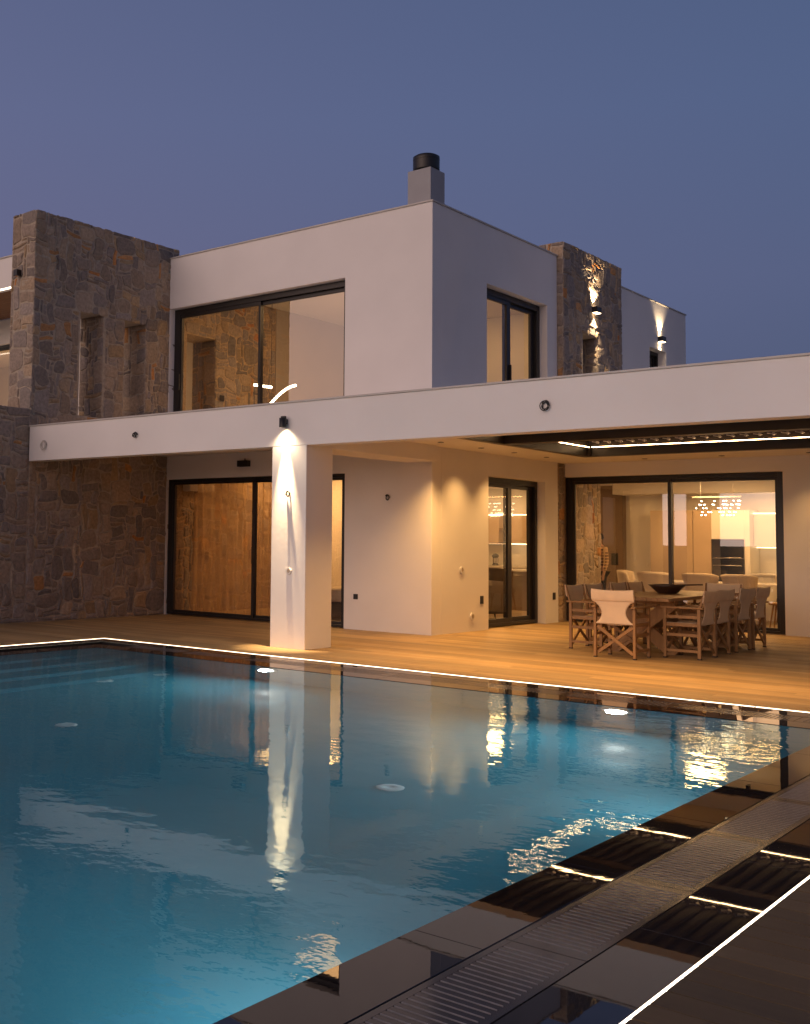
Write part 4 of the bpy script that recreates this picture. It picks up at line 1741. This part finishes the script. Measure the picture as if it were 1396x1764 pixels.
# pelvis root, spine, neck, head (faces +Y)
sp = chain([((0, 0, .90), .13, .10), ((0, .01, 1.05), .125, .09), ((0, .005, 1.22), .145, .10), ((0, 0, 1.34), .12, .085), ((0, .0, 1.42), .055, .055), ((0, .02, 1.48), .055, .055), ((0, .03, 1.55), .072, .088), ((0, .025, 1.62), .06, .075)])
for s in (-1, 1):
    chain([((s * .09, 0, .82), .085, .085), ((s * .10, .01, .48), .058, .058), ((s * .105, -.01, .12), .04, .04), ((s * .105, -.005, .05), .038, .045), ((s * .11, .15, .03), .035, .025)], sp[0])
    sh = chain([((s * .17, 0, 1.335), .055, .055), ((s * .215, -.01, 1.07), .042, .042), ((s * .225, .06, .84), .03, .03), ((s * .222, .075, .79), .026, .018)], sp[3])
    for k in range(4):
        a = (k - 1.5) * .016
        chain([((s * .222, .075 + a, .745), .0095), ((s * .219, .082 + a, .71 - .006 * (1.5 - abs(k - 1.5))), .0085), ((s * .214, .084 + a, .685), .0075)], sh[3])
    chain([((s * .205, .105, .775), .010), ((s * .20, .118, .745), .009)], sh[3])
skinned('body', J, E_, 'skin', pr)
J, E_ = [], []
sp = chain([((0, 0, .92), .155, .12), ((0, .01, 1.05), .145, .11), ((0, .005, 1.22), .165, .12), ((0, 0, 1.35), .135, .10), ((0, 0, 1.405), .07, .07)])
for s in (-1, 1):
    chain([((s * .175, 0, 1.335), .07, .07), ((s * .22, -.01, 1.07), .055, .055), ((s * .23, .05, .88), .043, .043)], sp[3])
skinned('shirt', J, E_, 'plaid_shirt', pr)
J, E_ = [], []
sp = chain([((0, 0, .90), .15, .115)])
for s in (-1, 1):
    chain([((s * .09, 0, .80), .10, .10), ((s * .10, .01, .48), .075, .075), ((s * .105, -.01, .09), .062, .062)], sp[0])
skinned('trousers', J, E_, 'trousers_black', pr)
m = MB().use('hair_dark')

def hairf(u, v):
    a = 2 * math.pi * u
    t_ = v * math.pi * .62
    front = max(0, math.sin(a))
    t_ *= 1 - .42 * front
    return (.083 * math.sin(t_) * math.cos(a), .02 + .103 * math.sin(t_) * math.sin(a) - .006, 1.575 + .10 * math.cos(t_))
m.grid(hairf, 24, 10)
m.build('hair', parent=pr, solid=.016)
m = MB().use('hair_dark')
for s in (-1, 1):
    m.lathe([(.001, -.008), (.008, 0), (.001, .008)], (s * .03, .112, 1.575), 8, cap=False)
m.tube([(-.022, .118, 1.505), (0, .123, 1.503), (.022, .118, 1.505)], .004, 6)
m.build('eye', parent=pr)
m = MB().use('skin')
m.tube([(0, .112, 1.575), (0, .128, 1.545), (0, .115, 1.532)], [.008, .013, .012], 8)
m.build('nose', parent=pr)

# ------------------------------------------------------------------ sky and sun
world = bpy.data.worlds.new('World')
scene.world = world
world.use_nodes = True
nt = world.node_tree
for n_ in list(nt.nodes):
    nt.nodes.remove(n_)
out = N(nt, 'ShaderNodeOutputWorld')
bg = N(nt, 'ShaderNodeBackground', i_Strength=1.)
L(nt, bg, 'Background', out, 'Surface')
tc = N(nt, 'ShaderNodeTexCoord')
nrm = N(nt, 'ShaderNodeVectorMath', operation='NORMALIZE')
L(nt, tc, 'Generated', nrm, 0)
sep = N(nt, 'ShaderNodeSeparateXYZ')
L(nt, nrm, 'Vector', sep, 'Vector')
cr = N(nt, 'ShaderNodeValToRGB')
el = cr.color_ramp.elements
def lin(c):
    return tuple(((x / 255) / 12.92 if x / 255 < .04045 else ((x / 255 + .055) / 1.055) ** 2.4) for x in c)
stops = [(0., (98, 95, 112)), (.10, (95, 98, 126)), (.22, (101, 104, 136)), (.36, (96, 105, 140)), (.5, (88, 99, 134)), (1., (56, 64, 94))]
el[0].position, el[0].color = stops[0][0], (*lin(stops[0][1]), 1)
el[1].position, el[1].color = stops[-1][0], (*lin(stops[-1][1]), 1)
for p_, c_ in stops[1:-1]:
    e_ = el.new(p_)
    e_.color = (*lin(c_), 1)
L(nt, sep, 'Z', cr, 'Fac')
# slightly brighter and rosier to the left, bluer to the right
dt = N(nt, 'ShaderNodeVectorMath', operation='DOT_PRODUCT')
L(nt, nrm, 'Vector', dt, 0)
dt.inputs[1].default_value = (-.75, -.66, 0)
mr = N(nt, 'ShaderNodeMapRange')
mr.inputs['From Min'].default_value = -.45
mr.inputs['From Max'].default_value = .45
L(nt, dt, 'Value', mr, 'Value')
mixc = N(nt, 'ShaderNodeMix', data_type='RGBA')
mixc.inputs['A'].default_value = (.74, .87, .92, 1)
mixc.inputs['B'].default_value = (1.13, 1.04, 1.04, 1)
L(nt, mr, 'Result', mixc, 'Factor')
mul = N(nt, 'ShaderNodeVectorMath', operation='MULTIPLY')
L(nt, cr, 'Color', mul, 0)
L(nt, mixc, 'Result', mul, 1)
# after-sunset glow behind the photographer
GD = Vector((-.18, -1, .14)).normalized()
d2 = N(nt, 'ShaderNodeVectorMath', operation='DOT_PRODUCT')
L(nt, nrm, 'Vector', d2, 0)
d2.inputs[1].default_value = GD
mx0 = N(nt, 'ShaderNodeMath', operation='MAXIMUM')
L(nt, d2, 'Value', mx0, 0)
mx0.inputs[1].default_value = 0
pw = N(nt, 'ShaderNodeMath', operation='POWER')
L(nt, mx0, 'Value', pw, 0)
pw.inputs[1].default_value = 5
sc_ = N(nt, 'ShaderNodeVectorMath', operation='SCALE')
sc_.inputs[0].default_value = (1.98, 1.35, 1.02)
L(nt, pw, 'Value', sc_, 'Scale')
ad = N(nt, 'ShaderNodeVectorMath', operation='ADD')
L(nt, mul, 'Vector', ad, 0)
L(nt, sc_, 'Vector', ad, 1)
L(nt, ad, 'Vector', bg, 'Color')
sd = bpy.data.lights.new('dusk_sun', 'SUN')
sd.energy = .25
sd.angle = R(30)
sd.color = (1, .74, .62)
so = bpy.data.objects.new('dusk_sun', sd)
COL.objects.link(so)
so.rotation_euler = GD.to_track_quat('Z', 'Y').to_euler()

# ------------------------------------------------------------------ camera
cam = bpy.data.cameras.new('camera')
co = bpy.data.objects.new('camera', cam)
COL.objects.link(co)
yaw, pitch, roll, fl, cx, cy = -7.20475073e-01, 6.88306177e-02, 1.39305529e-02, 1.89968550e+03, 4.39227131e+02, 7.97802259e+02
f = Vector((math.sin(yaw) * math.cos(pitch), math.cos(yaw) * math.cos(pitch), math.sin(pitch)))
r_ = Vector((math.cos(yaw), -math.sin(yaw), 0))
u_ = r_.cross(f)
r2 = r_ * math.cos(roll) + u_ * math.sin(roll)
u2 = u_ * math.cos(roll) - r_ * math.sin(roll)
M = Matrix((r2, u2, -f)).transposed().to_4x4()
M.translation = (0, 0, 1.45)
co.matrix_world = M
PW, PH = 1396, 1764
cam.sensor_fit = 'VERTICAL'
cam.sensor_height = 36
cam.sensor_width = 36
cam.lens = fl / PH * 36
cam.shift_x = (PW / 2 - cx) / PH
cam.shift_y = -(PH / 2 - cy) / PH
cam.clip_end = 6000
cam.clip_start = .05
scene.camera = co

for o in bpy.data.objects:
    if 'world_built' in o:
        del o['world_built']

scene.render.resolution_x, scene.render.resolution_y = 810, 1024
scene.view_settings.view_transform = 'Standard'
scene.view_settings.look = 'None'
scene.view_settings.exposure = 0
scene.cycles.use_denoising = True
scene.cycles.denoiser = 'OPENIMAGEDENOISE'
scene.cycles.max_bounces = 10
scene.cycles.diffuse_bounces = 4
scene.cycles.glossy_bounces = 5
scene.cycles.transmission_bounces = 6
scene.cycles.transparent_max_bounces = 12
scene.cycles.sample_clamp_indirect = 6
scene.cycles.blur_glossy = .3
